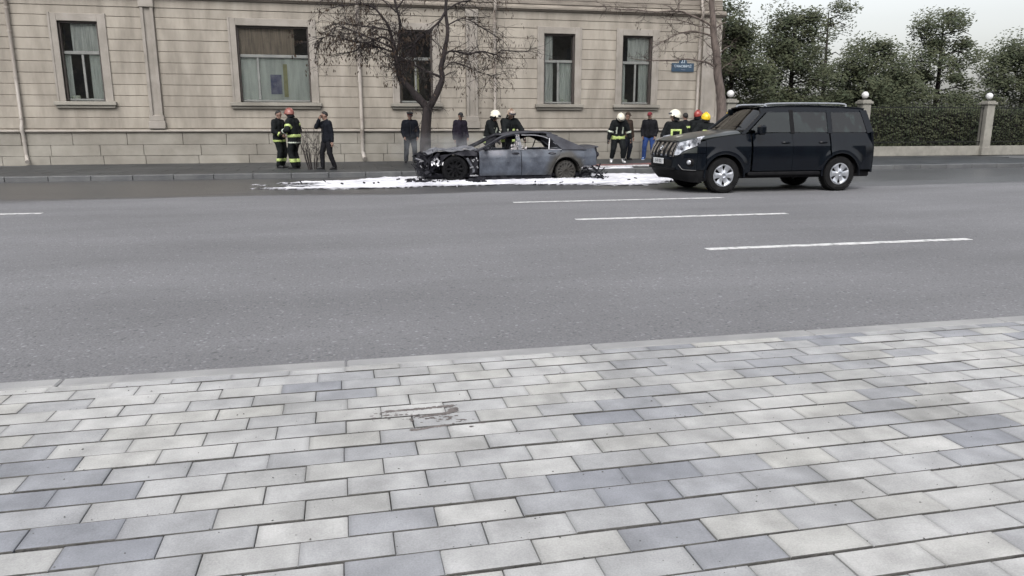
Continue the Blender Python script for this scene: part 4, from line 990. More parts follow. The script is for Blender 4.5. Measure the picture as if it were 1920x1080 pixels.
    for s in (-1, 1):
        b = MB(); b.slab(lambda u, v: (lerp(1.62, 3.45, u), s * .80, lerp(.16, .74, v)), 6, 3, .02, flip=(s > 0)); bb(b, 'inner_door_skin', M['burnt_dark'])
    # roof skin, sagging
    b = MB()
    def PR(u, v):
        x = lerp(2.28, 3.70, u); y = (v - .5) * 1.22; e = pw([(2.28, 1.135), (2.6, 1.207), (3.0, 1.236), (3.4, 1.226), (3.73, 1.150)], x)
        return (x, y, e + .035 * (1 - (y / .62) ** 2) - .03 * math.exp(-((x - 3.0) / .35) ** 2 - (y / .35) ** 2) + .008 * noise.noise(Vector((x * 5, y * 5, 1))))
    b.slab(PR, 20, 16, .022, flip=False); bb(b, 'roof', M['burnt_roof'])
    b = MB(); b.slab(lambda u, v: (lerp(2.02, 3.55, u), .42 + .06 * noise.noise(Vector((u * 5, v, 1))), lerp(pw([(0, 1.0), (.22, 1.15), (.4, 1.235), (1, 1.20)], u), pw([(0, .90), (.22, .98), (.5, 1.08), (1, 1.02)], u) - .05 * math.sin(u * 14), v)), 20, 4, .01); bb(b, 'hanging_headlining', M['burnt_dark'])
    # screen surrounds
    b = MB(); b.tube([(1.52, y, .79 + .02 * math.cos(y * 1.6)) for y in [-.78 + .13 * i for i in range(13)]], .03, 6); bb(b, 'scuttle', M['burnt_ash'])
    b = MB(); b.tube([(3.73, -.60, 1.14), (3.76, 0, 1.17), (3.73, .60, 1.14)], .022, 6); b.tube([(4.42, -.72, .80), (4.45, 0, .82), (4.42, .72, .80)], .025, 6); bb(b, 'rear_screen_frame', M['burnt_roof'])
    # dashboard, wheel, seats burnt to their frames
    b = MB(); b.bbox(1.55, 1.86, -.72, .72, .60, .80, .05); b.ell((1.86, -.36, .80), (.06, .17, .06)); bb(b, 'dashboard', M['burnt_dark'])
    b = MB(); b.lathe([(.18, -.008), (.19, 0), (.18, .008), (.172, 0)], 20, 'Z', closed=True); mt = Matrix.Translation((2.02, -.36, .84)) @ Matrix.Rotation(math.radians(-65), 4, 'Y'); b.v = [tuple(mt @ Vector(v)) for v in b.v]; b.tube([(1.9, -.36, .78), (2.02, -.36, .84)], .02, 6); bb(b, 'steering_wheel', M['burnt_dark'])
    def seat(x, y, m, wh=0.2):
        b = MB(); r = .014
        for sy in (-.2, .2): b.tube(smooth_path([(x + .0, y + sy, .25), (x + .05, y + sy * .98, .5), (x + .16, y + sy * .9, .85), (x + .20, y + sy * .6, .96)], 3), r, 6)
        b.tube([(x + .20, y - .12, .96), (x + .20, y + .12, .96)], r, 6); b.tube([(x + .1, y - .19, .68), (x + .1, y + .19, .68)], r, 6); b.tube([(x + .06, y - .19, .5), (x + .06, y + .19, .5)], r, 6)
        b.bbox(x - .45, x + .05, y - .22, y + .22, .28, .40, .04)
        for k in range(7): b.tube([(x + .05 + .02 * k, y - .19 + .03, .45 + .07 * k), (x + .05 + .02 * k, y + .16, .45 + .07 * k)], .006, 4)
        o = bb(b, 'seat', M['burnt_ash'])
        b = MB(); rnd = random.Random(int(y * 10)); 
        b.slab(lambda u, v: (x + .16 + .07 * v + .03 * noise.noise(Vector((u * 4, v * 4, y))), y + (u - .5) * lerp(.34, .2, v), lerp(.70, 1.07, v) + .03 * noise.noise(Vector((u * 6, v * 2, 3)))), 8, 8, .05); bb(b, 'seat_back', m, o)
    seat(2.50, -.38, M['ash']); seat(2.50, .38, M['burnt_dark']); 
    b = MB(); b.bbox(3.05, 3.45, -.62, .62, .28, .42, .05); bb(b, 'rear_bench', M['burnt_dark']); b = MB()
    for y in (-.6, -.3, 0, .3, .6): b.tube([(3.42, y, .4), (3.56, y, .80)], .012, 5)
    b.tube([(3.56, -.6, .80), (3.56, .6, .80)], .012, 5); bb(b, 'rear_seat_frame', M['burnt_ash'])
    # boot lid, lip, rear face
    b = MB(); b.slab(lambda u, v: (lerp(4.40, 4.84 - .06 * abs(v - .5), u), (v - .5) * lerp(1.50, 1.56, u), pw([(4.40, .80), (4.62, .815), (4.76, .845), (4.84, .872)], lerp(4.40, 4.84, u)) + .02 * (1 - (2 * v - 1) ** 2)), 10, 14, .025); bb(b, 'boot_lid', M['burnt_roof'])
    b = MB(); b.slab(lambda u, v: (4.845 + .03 * math.sin(PI * v) - .10 * (2 * u - 1) ** 4, (u - .5) * 1.60, lerp(.42, .86, v)), 16, 8, .04); bb(b, 'tail_panel', M['burnt_dark'])
    for s in (-1, 1):
        b = MB(); b.ell((4.80, s * .66, .66), (.065, .15, .075), 14, 8); bb(b, 'tail_lamp_socket', M['burnt_dark'])
    b = MB(); b.bbox(4.30, 4.62, -.84, -.74, .335, .395, .01); b.bbox(4.55, 4.70, -.74, .74, .33, .40, .01); bb(b, 'bumper_beam', M['bare_metal'], smooth=False)
    b = MB(); rnd = random.Random(8)
    for k in range(34):
        c = Vector((rnd.uniform(4.30, 4.95), -.84 + rnd.random() * .3, rnd.uniform(.07, .36))); mt = Matrix.Translation(c) @ Matrix.Rotation(rnd.gauss(0, .7), 4, 'Y') @ Matrix.Rotation(rnd.gauss(0, .8), 4, 'Z')
        L_ = rnd.uniform(.04, .13); b.box(-L_, L_, -.02, .02, -.006, .012, mt)
    b.tube(smooth_path([(4.62, -.82, .38), (4.78, -.84, .22), (4.70, -.86, .08), (4.56, -.84, .05)], 4), .022, 6); bb(b, 'melted_bumper', M['burnt_dark'], smooth=False)
    # ---- front end
    def PH(u, v):
        x = lerp(.30, 1.56, u); y = (v - .5) * lerp(1.30, 1.60, u)
        z = pw([(.30, .66), (.6, .765), (.85, .755), (1.1, .775), (1.35, .81), (1.56, .82)], x) + .045 * (1 - (y / .8) ** 2) + .055 * noise.noise(Vector((x * 3.2, y * 2.2, 2))) + .02 * noise.noise(Vector((x * 9, y * 8, 5)))
        return (x, y, z)
    b = MB(); b.slab(PH, 34, 26, .012, flip=False); bb(b, 'bonnet', M['burnt_ash'])
    b = MB(); b.slab(lambda u, v: (lerp(1.20, 1.50, u), -.80 + .25 * v, .80 + .025 * math.sin(u * 5) + .01 * v), 8, 5, .012); bb(b, 'peeled_bonnet_edge', M['bare_metal'])
    for s in (-1, 1):
        # wing strip above the arch
        fx = [.985 - .40 * math.cos(PI * i / 20) for i in range(3, 18)] + [1.42, 1.50, 1.565]
        nn = len(fx) - 1
        def PF(u, v):
            x = fx[int(round(u * nn))]; zl = arch(x, .985, .31, .385, .40) if x < 1.20 else .655; zh = pw([(.5, .66), (.985, .725), (1.2, .765), (1.57, .795)], x)
            z = lerp(zl, max(zl + .01, zh), v); return (x, s * (ys(x, z, s) - .02 + .015 * noise.noise(Vector((x * 6, z * 6, 2)))), z)
        b = MB(); b.slab(PF, nn, 5, .015, flip=(s > 0)); bb(b, 'front_wing', M['burnt_dark'] if s < 0 else M['burnt'])
        b = MB(); pts = [(1.30, .60), (1.36, .50), (1.42, .40), (1.47, .30), (1.46, .24)]
        b.slab(lambda u, v: (pw([(i / 4, p[0]) for i, p in enumerate(pts)], u) + (v - .5) * .055, s * (.86 + .01 * math.sin(u * 9)), pw([(i / 4, p[1]) for i, p in enumerate(pts)], u) + .01 * (v - .5)), 10, 2, .012, flip=(s < 0)); bb(b, 'wing_stay', M['burnt_ash'])
        # dark wheel housing
        b = MB(); b.slab(lambda u, v: (.985 + .385 * math.cos(PI * u), s * lerp(.84, .42, v), .31 + .385 * math.sin(PI * u)), 20, 3, .01, flip=(s > 0)); bb(b, 'wheel_housing', M['burnt_dark'])
        b = MB(); b.slab(lambda u, v: (3.90 + .372 * math.cos(PI * u), s * lerp(.85, .5, v), .23 + .372 * math.sin(PI * u)), 20, 3, .01, flip=(s > 0)); bb(b, 'wheel_housing', M['burnt_rear'])
        b = MB(); b.bbox(1.38, 1.58, s * .70 - .08, s * .70 + .08, .16, .72, .02); bb(b, 'bulkhead_side', M['burnt_dark'], smooth=False)
    b = MB(); b.bbox(.30, 1.45, -.52, .52, .15, .62, .05); b.bbox(.45, 1.0, -.35, .35, .6, .72, .04); bb(b, 'engine', M['burnt_dark'])
    b = MB(); rnd = random.Random(21)
    for k in range(150):
        c = Vector((rnd.uniform(.10, .62), rnd.uniform(-.86, .7) if k % 3 else rnd.uniform(-.88, -.6), rnd.uniform(.10, .70) * rnd.uniform(.6, 1) + .08)); c.x = max(c.x, .10 + .25 * (abs(c.y) / .9) ** 3)
        mt = Matrix.Translation(c) @ Matrix.Rotation(rnd.gauss(0, .8), 4, 'Y') @ Matrix.Rotation(rnd.gauss(0, .9), 4, 'Z') @ Matrix.Rotation(rnd.gauss(0, .9), 4, 'X')
        L_ = rnd.uniform(.03, .13); b.box(-L_, L_, -L_ * .35, L_ * .3, -.005, .008, mt)
    for k in range(26):
        p = Vector((rnd.uniform(.12, .5), rnd.uniform(-.85, .6), rnd.uniform(.1, .6))); b.tube([p, p + Vector((rnd.gauss(0, .1), rnd.gauss(0, .1), rnd.gauss(0, .1))), p + Vector((rnd.gauss(0, .18), rnd.gauss(0, .18), rnd.gauss(-.05, .15)))], .007, 5)
    bb(b, 'burnt_front_wreckage', M['burnt_dark'], smooth=False)
    b = MB(); b.slab(lambda u, v: (.18 + .22 * (2 * u - 1) ** 2 + .03 * noise.noise(Vector((u * 9, v * 5, 1))), (u - .5) * 1.62, lerp(.13, .62, v)), 22, 8, .05); bb(b, 'radiator_frame', M['burnt_dark'])
    b = MB(); rnd = random.Random(33)
    for k in range(30):
        c = Vector((rnd.uniform(.40, .72), -.87 + rnd.random() * .06, rnd.gauss(.50, .045))); mt = Matrix.Translation(c) @ Matrix.Rotation(rnd.random() * 3, 4, 'Y') @ Matrix.Rotation(rnd.gauss(0, .5), 4, 'Z'); L_ = rnd.uniform(.015, .045); b.box(-L_, L_, -.008, .008, -L_ * .6, L_ * .5, mt)
    for k in range(9):
        c = Vector((rnd.uniform(.12, .32), -.75 + rnd.random() * .1, rnd.gauss(.50, .07))); mt = Matrix.Translation(c) @ Matrix.Rotation(rnd.random() * 3, 4, 'Y'); L_ = rnd.uniform(.02, .05); b.box(-L_, L_, -.008, .008, -.012, .012, mt)
    for k in range(8):
        c = Vector((rnd.uniform(1.38, 1.58), -.885, rnd.uniform(.12, .60))); mt = Matrix.Translation(c) @ Matrix.Rotation(rnd.random() * 3, 4, 'Y'); L_ = rnd.uniform(.012, .04); b.box(-L_, L_, -.008, .008, -.012, .014, mt)
    b.bbox(1.36, 1.58, -.91, -.84, .145, .175, .01); bb(b, 'headlamp_remains', M['bare_metal'], smooth=False)
    b = MB(); b.tube([(.02, -.70, .60), (.12, -.72, .555)], .016, 6); b.tube(smooth_path([(.45, -.6, .66), (.50, -.58, .82), (.56, -.60, .86), (.60, -.6, .74)], 3), .010, 5); b.tube(smooth_path([(.9, -.4, .76), (1.05, -.5, .83), (1.25, -.6, .80), (1.45, -.7, .86)], 3), .007, 5); bb(b, 'twisted_trim', M['burnt_ash'])
    b = MB(); b.bbox(1.72, 1.84, -.99, -.90, .775, .86, .03); b.tube([(1.78, -.84, .79), (1.78, -.93, .81)], .02, 6); bb(b, 'door_mirror', M['burnt_dark'])
    # wheels
    wheel(root, .985 - XO, -.80, .325, .325, .22, .225, -1, M['burnt_tyre'], M['burnt_tyre'], 10, M['burnt_dark'], .02, 'thin')
    wheel(root, .985 - XO, .80, .325, .325, .22, .225, 1, M['burnt_tyre'], M['burnt_tyre'], 10, M['burnt_dark'], .02, 'thin')
    for s in (-1, 1): wheel(root, 3.90 - XO, s * .80, .245, .265, .20, .235, s, M['burnt_rear'], M['burnt_rear'], 14, M['burnt_dark'], .02, 'thin', 'rear wheel burnt down to its brownish rim')
    return root
burnt_saloon()

# ---------------------------------------------------------------- dark off-road car
def suv():
    L, W2 = 4.78, .94; XO = 2.4
    root = empty('offroad_car', (6.80 + XO, 15.56, 0), 'dark green-black off-road car with a chrome slatted grille and six-spoke silver wheels', 'car')
    def bb(mb, name, m, parent=None, auto=35):
        mb.v = [(x - XO, y, z) for x, y, z in mb.v]; return mb.build(name, m, parent or root, auto=auto)
    CW = 1.07; RW = 3.86; CZ = .375
    def plan(x):   # half width along the length
        f = max(0, .50 - x) / .50; r = max(0, x - 4.45) / .33
        return W2 - .30 * f ** 2.2 - .10 * r ** 2
    def ysv(x, z):
        y = plan(x) - .03 * ((z - .75) / .4) ** 2 - .05 * sm(.95, 1.25, z)
        for c in (CW, RW):     # flared arches
            d = math.hypot(x - c, z - CZ); y += .028 * math.exp(-((d - .50) / .07) ** 2)
        return y
    def arch(x, c, base, R=.455):
        d = R * R - (x - c) ** 2
        return max(base, CZ + math.sqrt(d)) if d > 0 else base
    belt = lambda x: pw([(.45, 1.08), (.9, 1.165), (1.5, 1.235), (2.4, 1.26), (4.6, 1.29)], x)
    def side(name, x0, x1, zlo, zhi, m, s, extra=None, nv=14, off=0, th=.03):
        xs_ = [x0 + (x1 - x0) * i / 26 for i in range(27)]
        if extra: xs_ = sorted([x for x in xs_ if abs(x - extra) > .46] + [extra - .455 * math.cos(PI * i / 26) for i in range(27)]); xs_ = [x for x in xs_ if x0 <= x <= x1]
        n_ = len(xs_) - 1; b = MB()
        b.slab(lambda u, v: (lambda x: (lambda z: (x, s * (ysv(x, z) + off), z))(lerp(zlo(x), zhi(x), v)))(xs_[int(round(u * n_))]), n_, nv, th, flip=(s > 0)); return bb(b, name, m)
    # headlight outline on the side: upper and lower edges against x
    hl_up = lambda x: pw([(-.2, 1.03), (.05, 1.09), (.35, 1.155), (.62, 1.205)], x)
    hl_lo = lambda x: pw([(-.2, .80), (.0, .80), (.08, .90), (.37, 1.01), (.62, 1.195)], x)
    for s in (-1, 1):
        side('front_wing', .64, 1.72, lambda x: arch(x, CW, .42), lambda x: belt(x), M['suv'], s, CW)
        side('wing_nose', .44, .635, lambda x: .845, lambda x: min(belt(x) - .0, hl_lo(x)) - .012, M['suv'], s, None, 5)
        side('bumper_side', .44, .635, lambda x: .50, lambda x: .835, M['suv'], s, None, 5)
        side('lower_valance_side', .44, .70, lambda x: .24 + .1 * (x - .44), lambda x: .49, M['blackpl'], s, None, 4, -.01)
        d1 = side('front_door', 1.727, 2.665, lambda x: .46, lambda x: belt(x), M['suv'], s)
        d2 = side('rear_door', 2.672, 3.566, lambda x: max(.46, arch(x, RW, .46)), lambda x: belt(x), M['suv'], s, None)
        side('rear_quarter', 3.573, 4.70, lambda x: arch(x, RW, .46), lambda x: belt(x), M['suv'], s, RW)
        for d, hx in ((d1, 2.50), (d2, 3.40)):
            b = MB(); b.tube(smooth_path([(hx - .10, s * (ysv(hx, 1.05) + .003), 1.055), (hx - .05, s * (ysv(hx, 1.05) + .035), 1.06), (hx + .06, s * (ysv(hx, 1.05) + .035), 1.06), (hx + .10, s * (ysv(hx, 1.05) + .003), 1.055)], 3), .013, 8); bb(b, 'handle', M['suv'], d)
        # arch liner
        for c in (CW, RW):
            b = MB(); b.slab(lambda u, v: (c + .452 * math.cos(PI * u), s * lerp(.90, .45, v), CZ + .452 * math.sin(PI * u)), 20, 3, .01, flip=(s > 0)); bb(b, 'arch_liner', M['blackpl'])
            b = MB(); b.slab(lambda u, v: (c + (.448 + .03 * v) * math.cos(PI * (u * 1.06 - .03)), s * (ysv(c, .8) + .012 - .006 * v), CZ + (.448 + .03 * v) * math.sin(PI * (u * 1.06 - .03))), 26, 2, .02, flip=(s < 0)); bb(b, 'arch_lip', M['suv'])
        # step board
        b = MB(); b.bbox(1.62, 3.35, min(s * .80, s * .97), max(s * .80, s * .97), .36, .44, .02); bb(b, 'side_step', M['blackpl'])
        # greenhouse side
        def ygh(z): return .865 - .17 * max(0, (z - 1.24) / .56) ** 1.1
        fa = lambda z: 1.50 + (z - 1.24) * 1.15       # A pillar line
        rr = lambda z: 4.62 - (z - 1.24) * .28
        for (a0, a1, nm) in ((lambda z: fa(z) + .09, lambda z: 2.62, 'front_window'), (lambda z: 2.72, lambda z: 3.52, 'rear_window'), (lambda z: 3.64, lambda z: rr(z) - .12, 'quarter_window')):
            b = MB(); b.slab(lambda u, v: (lambda z: (lerp(a0(z), a1(z), u), s * (ygh(z) - .006), z))(lerp(1.27, 1.70, v)), 8, 6, .006, flip=(s > 0)); bb(b, nm, M['carglass'])
        for (p0, p1, w0, nm) in (((fa(1.24), 1.24), (fa(1.76), 1.76), .05, 'windscreen_pillar'), ((2.67, 1.25), (2.67, 1.74), .045, 'centre_pillar'), ((3.58, 1.25), (3.58, 1.74), .05, 'rear_pillar'), ((rr(1.25) - .03, 1.25), (rr(1.74) - .03, 1.74), .08, 'tail_pillar')):
            b = MB(); b.slab(lambda u, v: (lerp(p0[0], p1[0], v) + (u - .5) * 2 * w0, s * (ygh(lerp(p0[1], p1[1], v)) + .001), lerp(p0[1], p1[1], v)), 2, 6, .05, flip=(s > 0)); bb(b, nm, M['suv'] if nm != 'centre_pillar' else M['blackpl'])
        b = MB(); b.slab(lambda u, v: (lerp(1.95, rr(1.8), u), s * (ygh(lerp(1.70, 1.80, v)) - .02 * v), lerp(1.70, 1.80, v) - .03 * (abs(u - .45) * 2) ** 2), 20, 4, .04, flip=(s > 0)); bb(b, 'roof_edge', M['suv'])
        b = MB(); b.tube(smooth_path([(2.15, s * .60, 1.80), (2.25, s * .60, 1.87), (3.9, s * .60, 1.88), (4.1, s * .60, 1.81)], 4), .02, 8); bb(b, 'roof_bar', M['alloy'])
        b = MB(); b.bbox(1.74, 1.90, min(s * .96, s * 1.14), max(s * .96, s * 1.14), 1.22, 1.42, .04); b.tube([(1.80, s * .86, 1.25), (1.82, s * .98, 1.27)], .03, 8); bb(b, 'door_mirror', M['suv'])
    # bonnet
    def PB(u, v):
        x = lerp(.13, 1.50, u); s_ = 2 * v - 1; hw = ysv(max(x, .45), 1.15) - .03 - .20 * (max(0, .5 - x) / .4) ** 2
        x += .10 * s_ * s_ * max(0, .6 - u) - (.05 * s_ * s_ * u)
        z = pw([(.10, 1.085), (.3, 1.155), (.9, 1.25), (1.5, 1.325)], x) - .065 * abs(s_) ** 3 + .014 * (sm(.52, .6, abs(s_)) - sm(.85, .95, abs(s_)))
        return (x, s_ * hw, z)
    b = MB(); b.slab(PB, 24, 32, .025, flip=False); bb(b, 'bonnet', M['suvpale'])
    # front faces follow a plan curve through the corner
    PC = [(0, .0), (.012, .30), (.045, .55), (.12, .72), (.24, .83), (.44, .915)]     # (x, y)
    def front(t, z, s):   # t 0 centre .. 1 corner
        f = t * 5; i = min(4, int(f)); k = f - i
        P_ = [Vector((p[0], p[1], 0)) for p in ([PC[0]] + PC + [PC[-1]])]; P_[0] = Vector((.012, -.30, 0)); P_[-1] = Vector((.70, .955, 0))
        a, b_, c, d = P_[i], P_[i + 1], P_[i + 2], P_[i + 3]
        p = .5 * ((2 * b_) + (c - a) * k + (2 * a - 5 * b_ + 4 * c - d) * k * k + (3 * b_ - a - 3 * c + d) * k ** 3)
        rake = .16 * sm(.78, 1.15, z) + .05 * sm(.55, .2, z) * 0 + (.30 * max(0, (.47 - z) / .25) ** 1.3)
        return Vector((p.x + rake * (1 - .55 * t), s * p.y, z))
    def fr(name, t0, t1, z0, z1, m, nt_=14, nz_=5, th=.03, parent=None, both=True, off=0.):
        for s in ((-1, 1) if both else (-1,)):
            b = MB(); b.slab(lambda u, v: (lambda t: front(t, lerp(z0(t), z1(t), v), s) - Vector((off, -s * off * t * 0, 0)))(lerp(t0, t1, u)), nt_, nz_, th, flip=(s > 0)); o = bb(b, name, m, parent)
        return o
    hup = lambda t: pw([(.45, 1.055), (.7, 1.10), (1.0, 1.165)], t); hlo = lambda t: pw([(.45, .80), (.60, .80), (.72, .89), (1.0, 1.01)], t)
    fr('bumper_cover', 0, 1, lambda t: .50, lambda t: pw([(0, .74), (.45, .76), (.60, .785), (.72, .84), (1, .845)], t), M['suv'])
    fr('bumper_cheek', .47, 1, lambda t: pw([(.45, .765), (.6, .79), (.72, .845), (1, .85)], t), lambda t: hlo(t) - .012, M['suvpale'], 10, 4)  # paler colour here paints in the grey reflection below the headlight
    fr('bumper_step', 0, .52, lambda t: .49, lambda t: .535, M['blackpl'], 10, 2, .05, off=.05)
    fr('lower_valance', 0, 1, lambda t: pw([(0, .28), (1, .22)], t), lambda t: .495, M['blackpl'], 12, 4, off=-.015)
    fr('intake', 0, .40, lambda t: .555, lambda t: .70, M['blackpl'], 10, 3, .02, off=.006)
    fr('headlight', .455, 1, hlo, hup, M['lamp'], 16, 8, .05, off=.004)
    for s in (-1, 1):
        xs2 = [.44 + .02 * i for i in range(10)]
        b = MB(); b.slab(lambda u, v: (lambda x: (lambda z: (x, s * (ysv(x, z) + .004), z))(lerp(hl_lo(x), max(hl_up(x), hl_lo(x) + .004), v)))(lerp(.44, .62, u)), 8, 6, .04, flip=(s > 0)); bb(b, 'headlight', M['lamp'])
        for t_, zc_, r_ in ((.62, .95, .055), (.80, 1.02, .045)):
            c = front(t_, zc_, s); b = MB(); b.ell(c + Vector((-.012, 0, 0)), (.02, r_ * .8, r_), 16, 8); bb(b, 'lamp_lens', M['lampdark'])
        b = MB()
        b.tube([front(t, hlo(t) - .006, s) + Vector((-.006, s * .003, 0)) for t in [.46 + .054 * i for i in range(11)]], .007, 6); bb(b, 'headlight_trim', M['blackpl'])
        # fog lamp in dark bezel
        c = front(.86, .655, s); n_ = Vector((-.75, s * .66, 0)).normalized(); rot = n_.to_track_quat('Z', 'Y').to_matrix().to_4x4(); mt = Matrix.Translation(c + n_ * .004) @ rot
        b = MB(); b.ell((0, 0, 0), (.115, .085, .016), 20, 8); b.v = [tuple(mt @ Vector(v)) for v in b.v]; f = bb(b, 'fog_lamp', M['blackpl'])
        b = MB(); b.ell((0, 0, .014), (.05, .05, .014), 18, 8); b.v = [tuple(mt @ Vector(v)) for v in b.v]; bb(b, 'fog_lens', M['lamp'], f)
        b = MB(); b.tube([front(t, pw([(.6, .60), (.72, .50), (1, .485)], t), s) + Vector((-.008, s * .006, 0)) for t in [.60 + .05 * i for i in range(9)]], .010, 6); bb(b, 'bumper_crease', M['suv'])
    # grille
    fr('grille_backing', 0, .455, lambda t: .745, lambda t: 1.075, M['blackpl'], 8, 4, .03, off=-.03)
    for s in (-1, 1):
        for k in range(3):
            t0 = .045 + k * .145
            b = MB(); b.slab(lambda u, v: front(t0 + .062 * u, lerp(.765, 1.06, v), s) - Vector((.010 + .012 * math.sin(PI * v), 0, 0)), 2, 8, .04, flip=(s > 0)); bb(b, 'grille_bar', M['chrome'])
    b = MB(); b.tube([front(abs(t), 1.072, 1 if t > 0 else -1) - Vector((.012, 0, 0)) for t in [-.46 + .046 * i for i in range(21)]], .013, 6); bb(b, 'grille_rim', M['suv'])
    for s in (-1, 1):
        b = MB(); b.tube([front(.455, z, s) - Vector((.012, 0, 0)) for z in (.765, .85, .95, 1.06)], .013, 6); bb(b, 'grille_edge', M['chrome'])
    b = MB(); b.lathe([(.052, -.008), (.062, 0), (.052, .008), (.045, 0)], 22, 'X', closed=True); b.v = [(x + .045, y * 1.25, z + .935) for x, y, z in b.v]; b.tube([(.04, 0, .885), (.04, 0, .985)], .009, 6); b.lathe([(.03, -.006), (.036, 0), (.03, .006)], 16, 'X', (.04, 0, .95)); bb(b, 'badge', M['chrome'])
    # number plate
    b = MB(); b.bbox(-.034, -.016, -.26, .26, .60, .72, .004); pl = bb(b, 'number_plate', M['plate'])
    me = text_mesh('10-JP-202', .105, .001); me.materials.clear(); me.materials.append(M['ink']); t = link('plate_characters', me, pl, (-.0355 - XO, 0, .66)); t.rotation_euler = (PI / 2, 0, -PI / 2); t.scale = (.88, 1, 1)
    # windscreen, roof, rear
    b = MB(); b.slab(lambda u, v: (lerp(1.47, 2.05, v) + .10 * (2 * u - 1) ** 2, (u - .5) * 2 * lerp(.80, .66, v), lerp(1.30, 1.785, v)), 16, 8, .008); bb(b, 'windscreen', M['carglass'])
    b = MB(); b.slab(lambda u, v: (lerp(1.42, 1.52, v) + .10 * (2 * u - 1) ** 2, (u - .5) * 1.66, lerp(1.285, 1.31, v)), 12, 2, .02); bb(b, 'wiper_cowl', M['blackpl'])
    b = MB(); b.tube([(1.60, -.55, 1.40), (1.56, -.1, 1.37), (1.54, .1, 1.335)], .008, 5); b.tube([(1.60, .15, 1.40), (1.56, .5, 1.37), (1.60, .62, 1.33)], .008, 5); bb(b, 'wiper', M['blackpl'])
    b = MB(); b.slab(lambda u, v: (lerp(2.02, 4.50, u), (v - .5) * 1.37, 1.785 + .06 * math.sin(PI * min(1, .1 + u * .9)) + .035 * (1 - (2 * v - 1) ** 2)), 18, 12, .03); bb(b, 'roof', M['suv'])
    b = MB(); b.slab(lambda u, v: (4.76 - .06 * sm(.9, 1.3, lerp(.40, 1.28, v)) - .08 * (2 * u - 1) ** 4, (u - .5) * 1.80, lerp(.40, 1.28, v)), 14, 12, .04); bb(b, 'tailgate', M['suv'])
    b = MB(); b.slab(lambda u, v: (4.68 - .16 * v - .05 * (2 * u - 1) ** 4, (u - .5) * lerp(1.66, 1.4, v), lerp(1.29, 1.78, v)), 10, 6, .01); bb(b, 'rear_screen', M['carglass'])
    b = MB(); b.bbox(.50, 4.70, -.80, .80, .30, .46, .03); b.bbox(.35, 1.40, -.45, .45, .46, 1.0, .04); b.bbox(1.5, 4.6, -.84, .84, .46, .60, .02); bb(b, 'chassis', M['blackpl'])
    b = MB(); b.bbox(1.55, 1.80, -.78, .78, .9, 1.24, .05)
    for x in (2.45, 3.35):
        for y in (-.38, .38): b.bbox(x, x + .18, y - .24, y + .24, .6, 1.32, .06); b.bbox(x - .45, x + .05, y - .24, y + .24, .6, .82, .06); b.bbox(x + .05, x + .15, y - .13, y + .13, 1.34, 1.54, .04)
    bb(b, 'cabin_interior', M['seat'])
    for x in (CW, RW):
        for s in (-1, 1): wheel(root, x - XO, s * .80, CZ, CZ, .26, .232, s, M['rubber'], M['alloy'], 6, M['blackpl'], .006)
    return root
suv()

# ================================================================== PEOPLE
def capsule(b, p0, r0, p1, r1, n=12):
    """closed tapered capsule"""
    p0 = Vector(p0); p1 = Vector(p1); d = p1 - p0
    if d.length < 1e-5: b.ell(p0, r0, n, 8); return
    d.normalize(); pts = []; rad = []
    for k in range(4): a = PI / 2 * (1 - k / 4); pts.append(p0 - d * r0 * math.sin(a)); rad.append(max(.002, r0 * math.cos(a)))
    pts += [p0, p1]; rad += [r0, r1]
    for k in range(1, 5): a = PI / 2 * k / 4; pts.append(p1 + d * r1 * math.sin(a)); rad.append(max(.002, r1 * math.cos(a)))
    b.tube(pts, rad, n)
def remesh(b, vox, smooth=4, wrinkle=0., seed=0):
    me = b.mesh('tmp', M['black']); o = bpy.data.objects.new('tmp', me); COL.objects.link(o)
    m = o.modifiers.new('r', 'REMESH'); m.mode = 'VOXEL'; m.voxel_size = vox; m.use_smooth_shade = True
    s_ = o.modifiers.new('s', 'SMOOTH'); s_.iterations = smooth; s_.factor = .5
    dg = bpy.context.evaluated_depsgraph_get(); dg.update()
    r = bpy.data.meshes.new_from_object(o.evaluated_get(dg)); bpy.data.objects.remove(o); bpy.data.meshes.remove(me)
    if wrinkle:
        ns = [v.normal.copy() for v in r.vertices]
        for v, n in zip(r.vertices, ns):
            p = v.co; w = noise.noise(Vector((p.x * 9, p.y * 9, p.z * 17 + seed))) + .5 * noise.noise(Vector((p.x * 20, p.y * 20, p.z * 34 + seed)))
            v.co = p + n * wrinkle * w
    r.materials.clear(); r.polygons.foreach_set('use_smooth', [True] * len(r.polygons)); r.update(); return r
def ik(a, c, l1, l2, pole):
    """middle joint of a two-bone chain from a to c, bent towards pole"""
    a, c, pole = Vector(a), Vector(c), Vector(pole); d = c - a; L = d.length
    if L > (l1 + l2) * .995: c = a + d.normalized() * (l1 + l2) * .995; d = c - a; L = d.length
    x = (l1 * l1 - l2 * l2 + L * L) / (2 * L); h = math.sqrt(max(0, l1 * l1 - x * x)); u = d.normalized(); pl = pole - u * pole.dot(u)
    pl = pl.normalized() if pl.length > 1e-6 else u.orthogonal().normalized()
    return a + u * x + pl * h, c
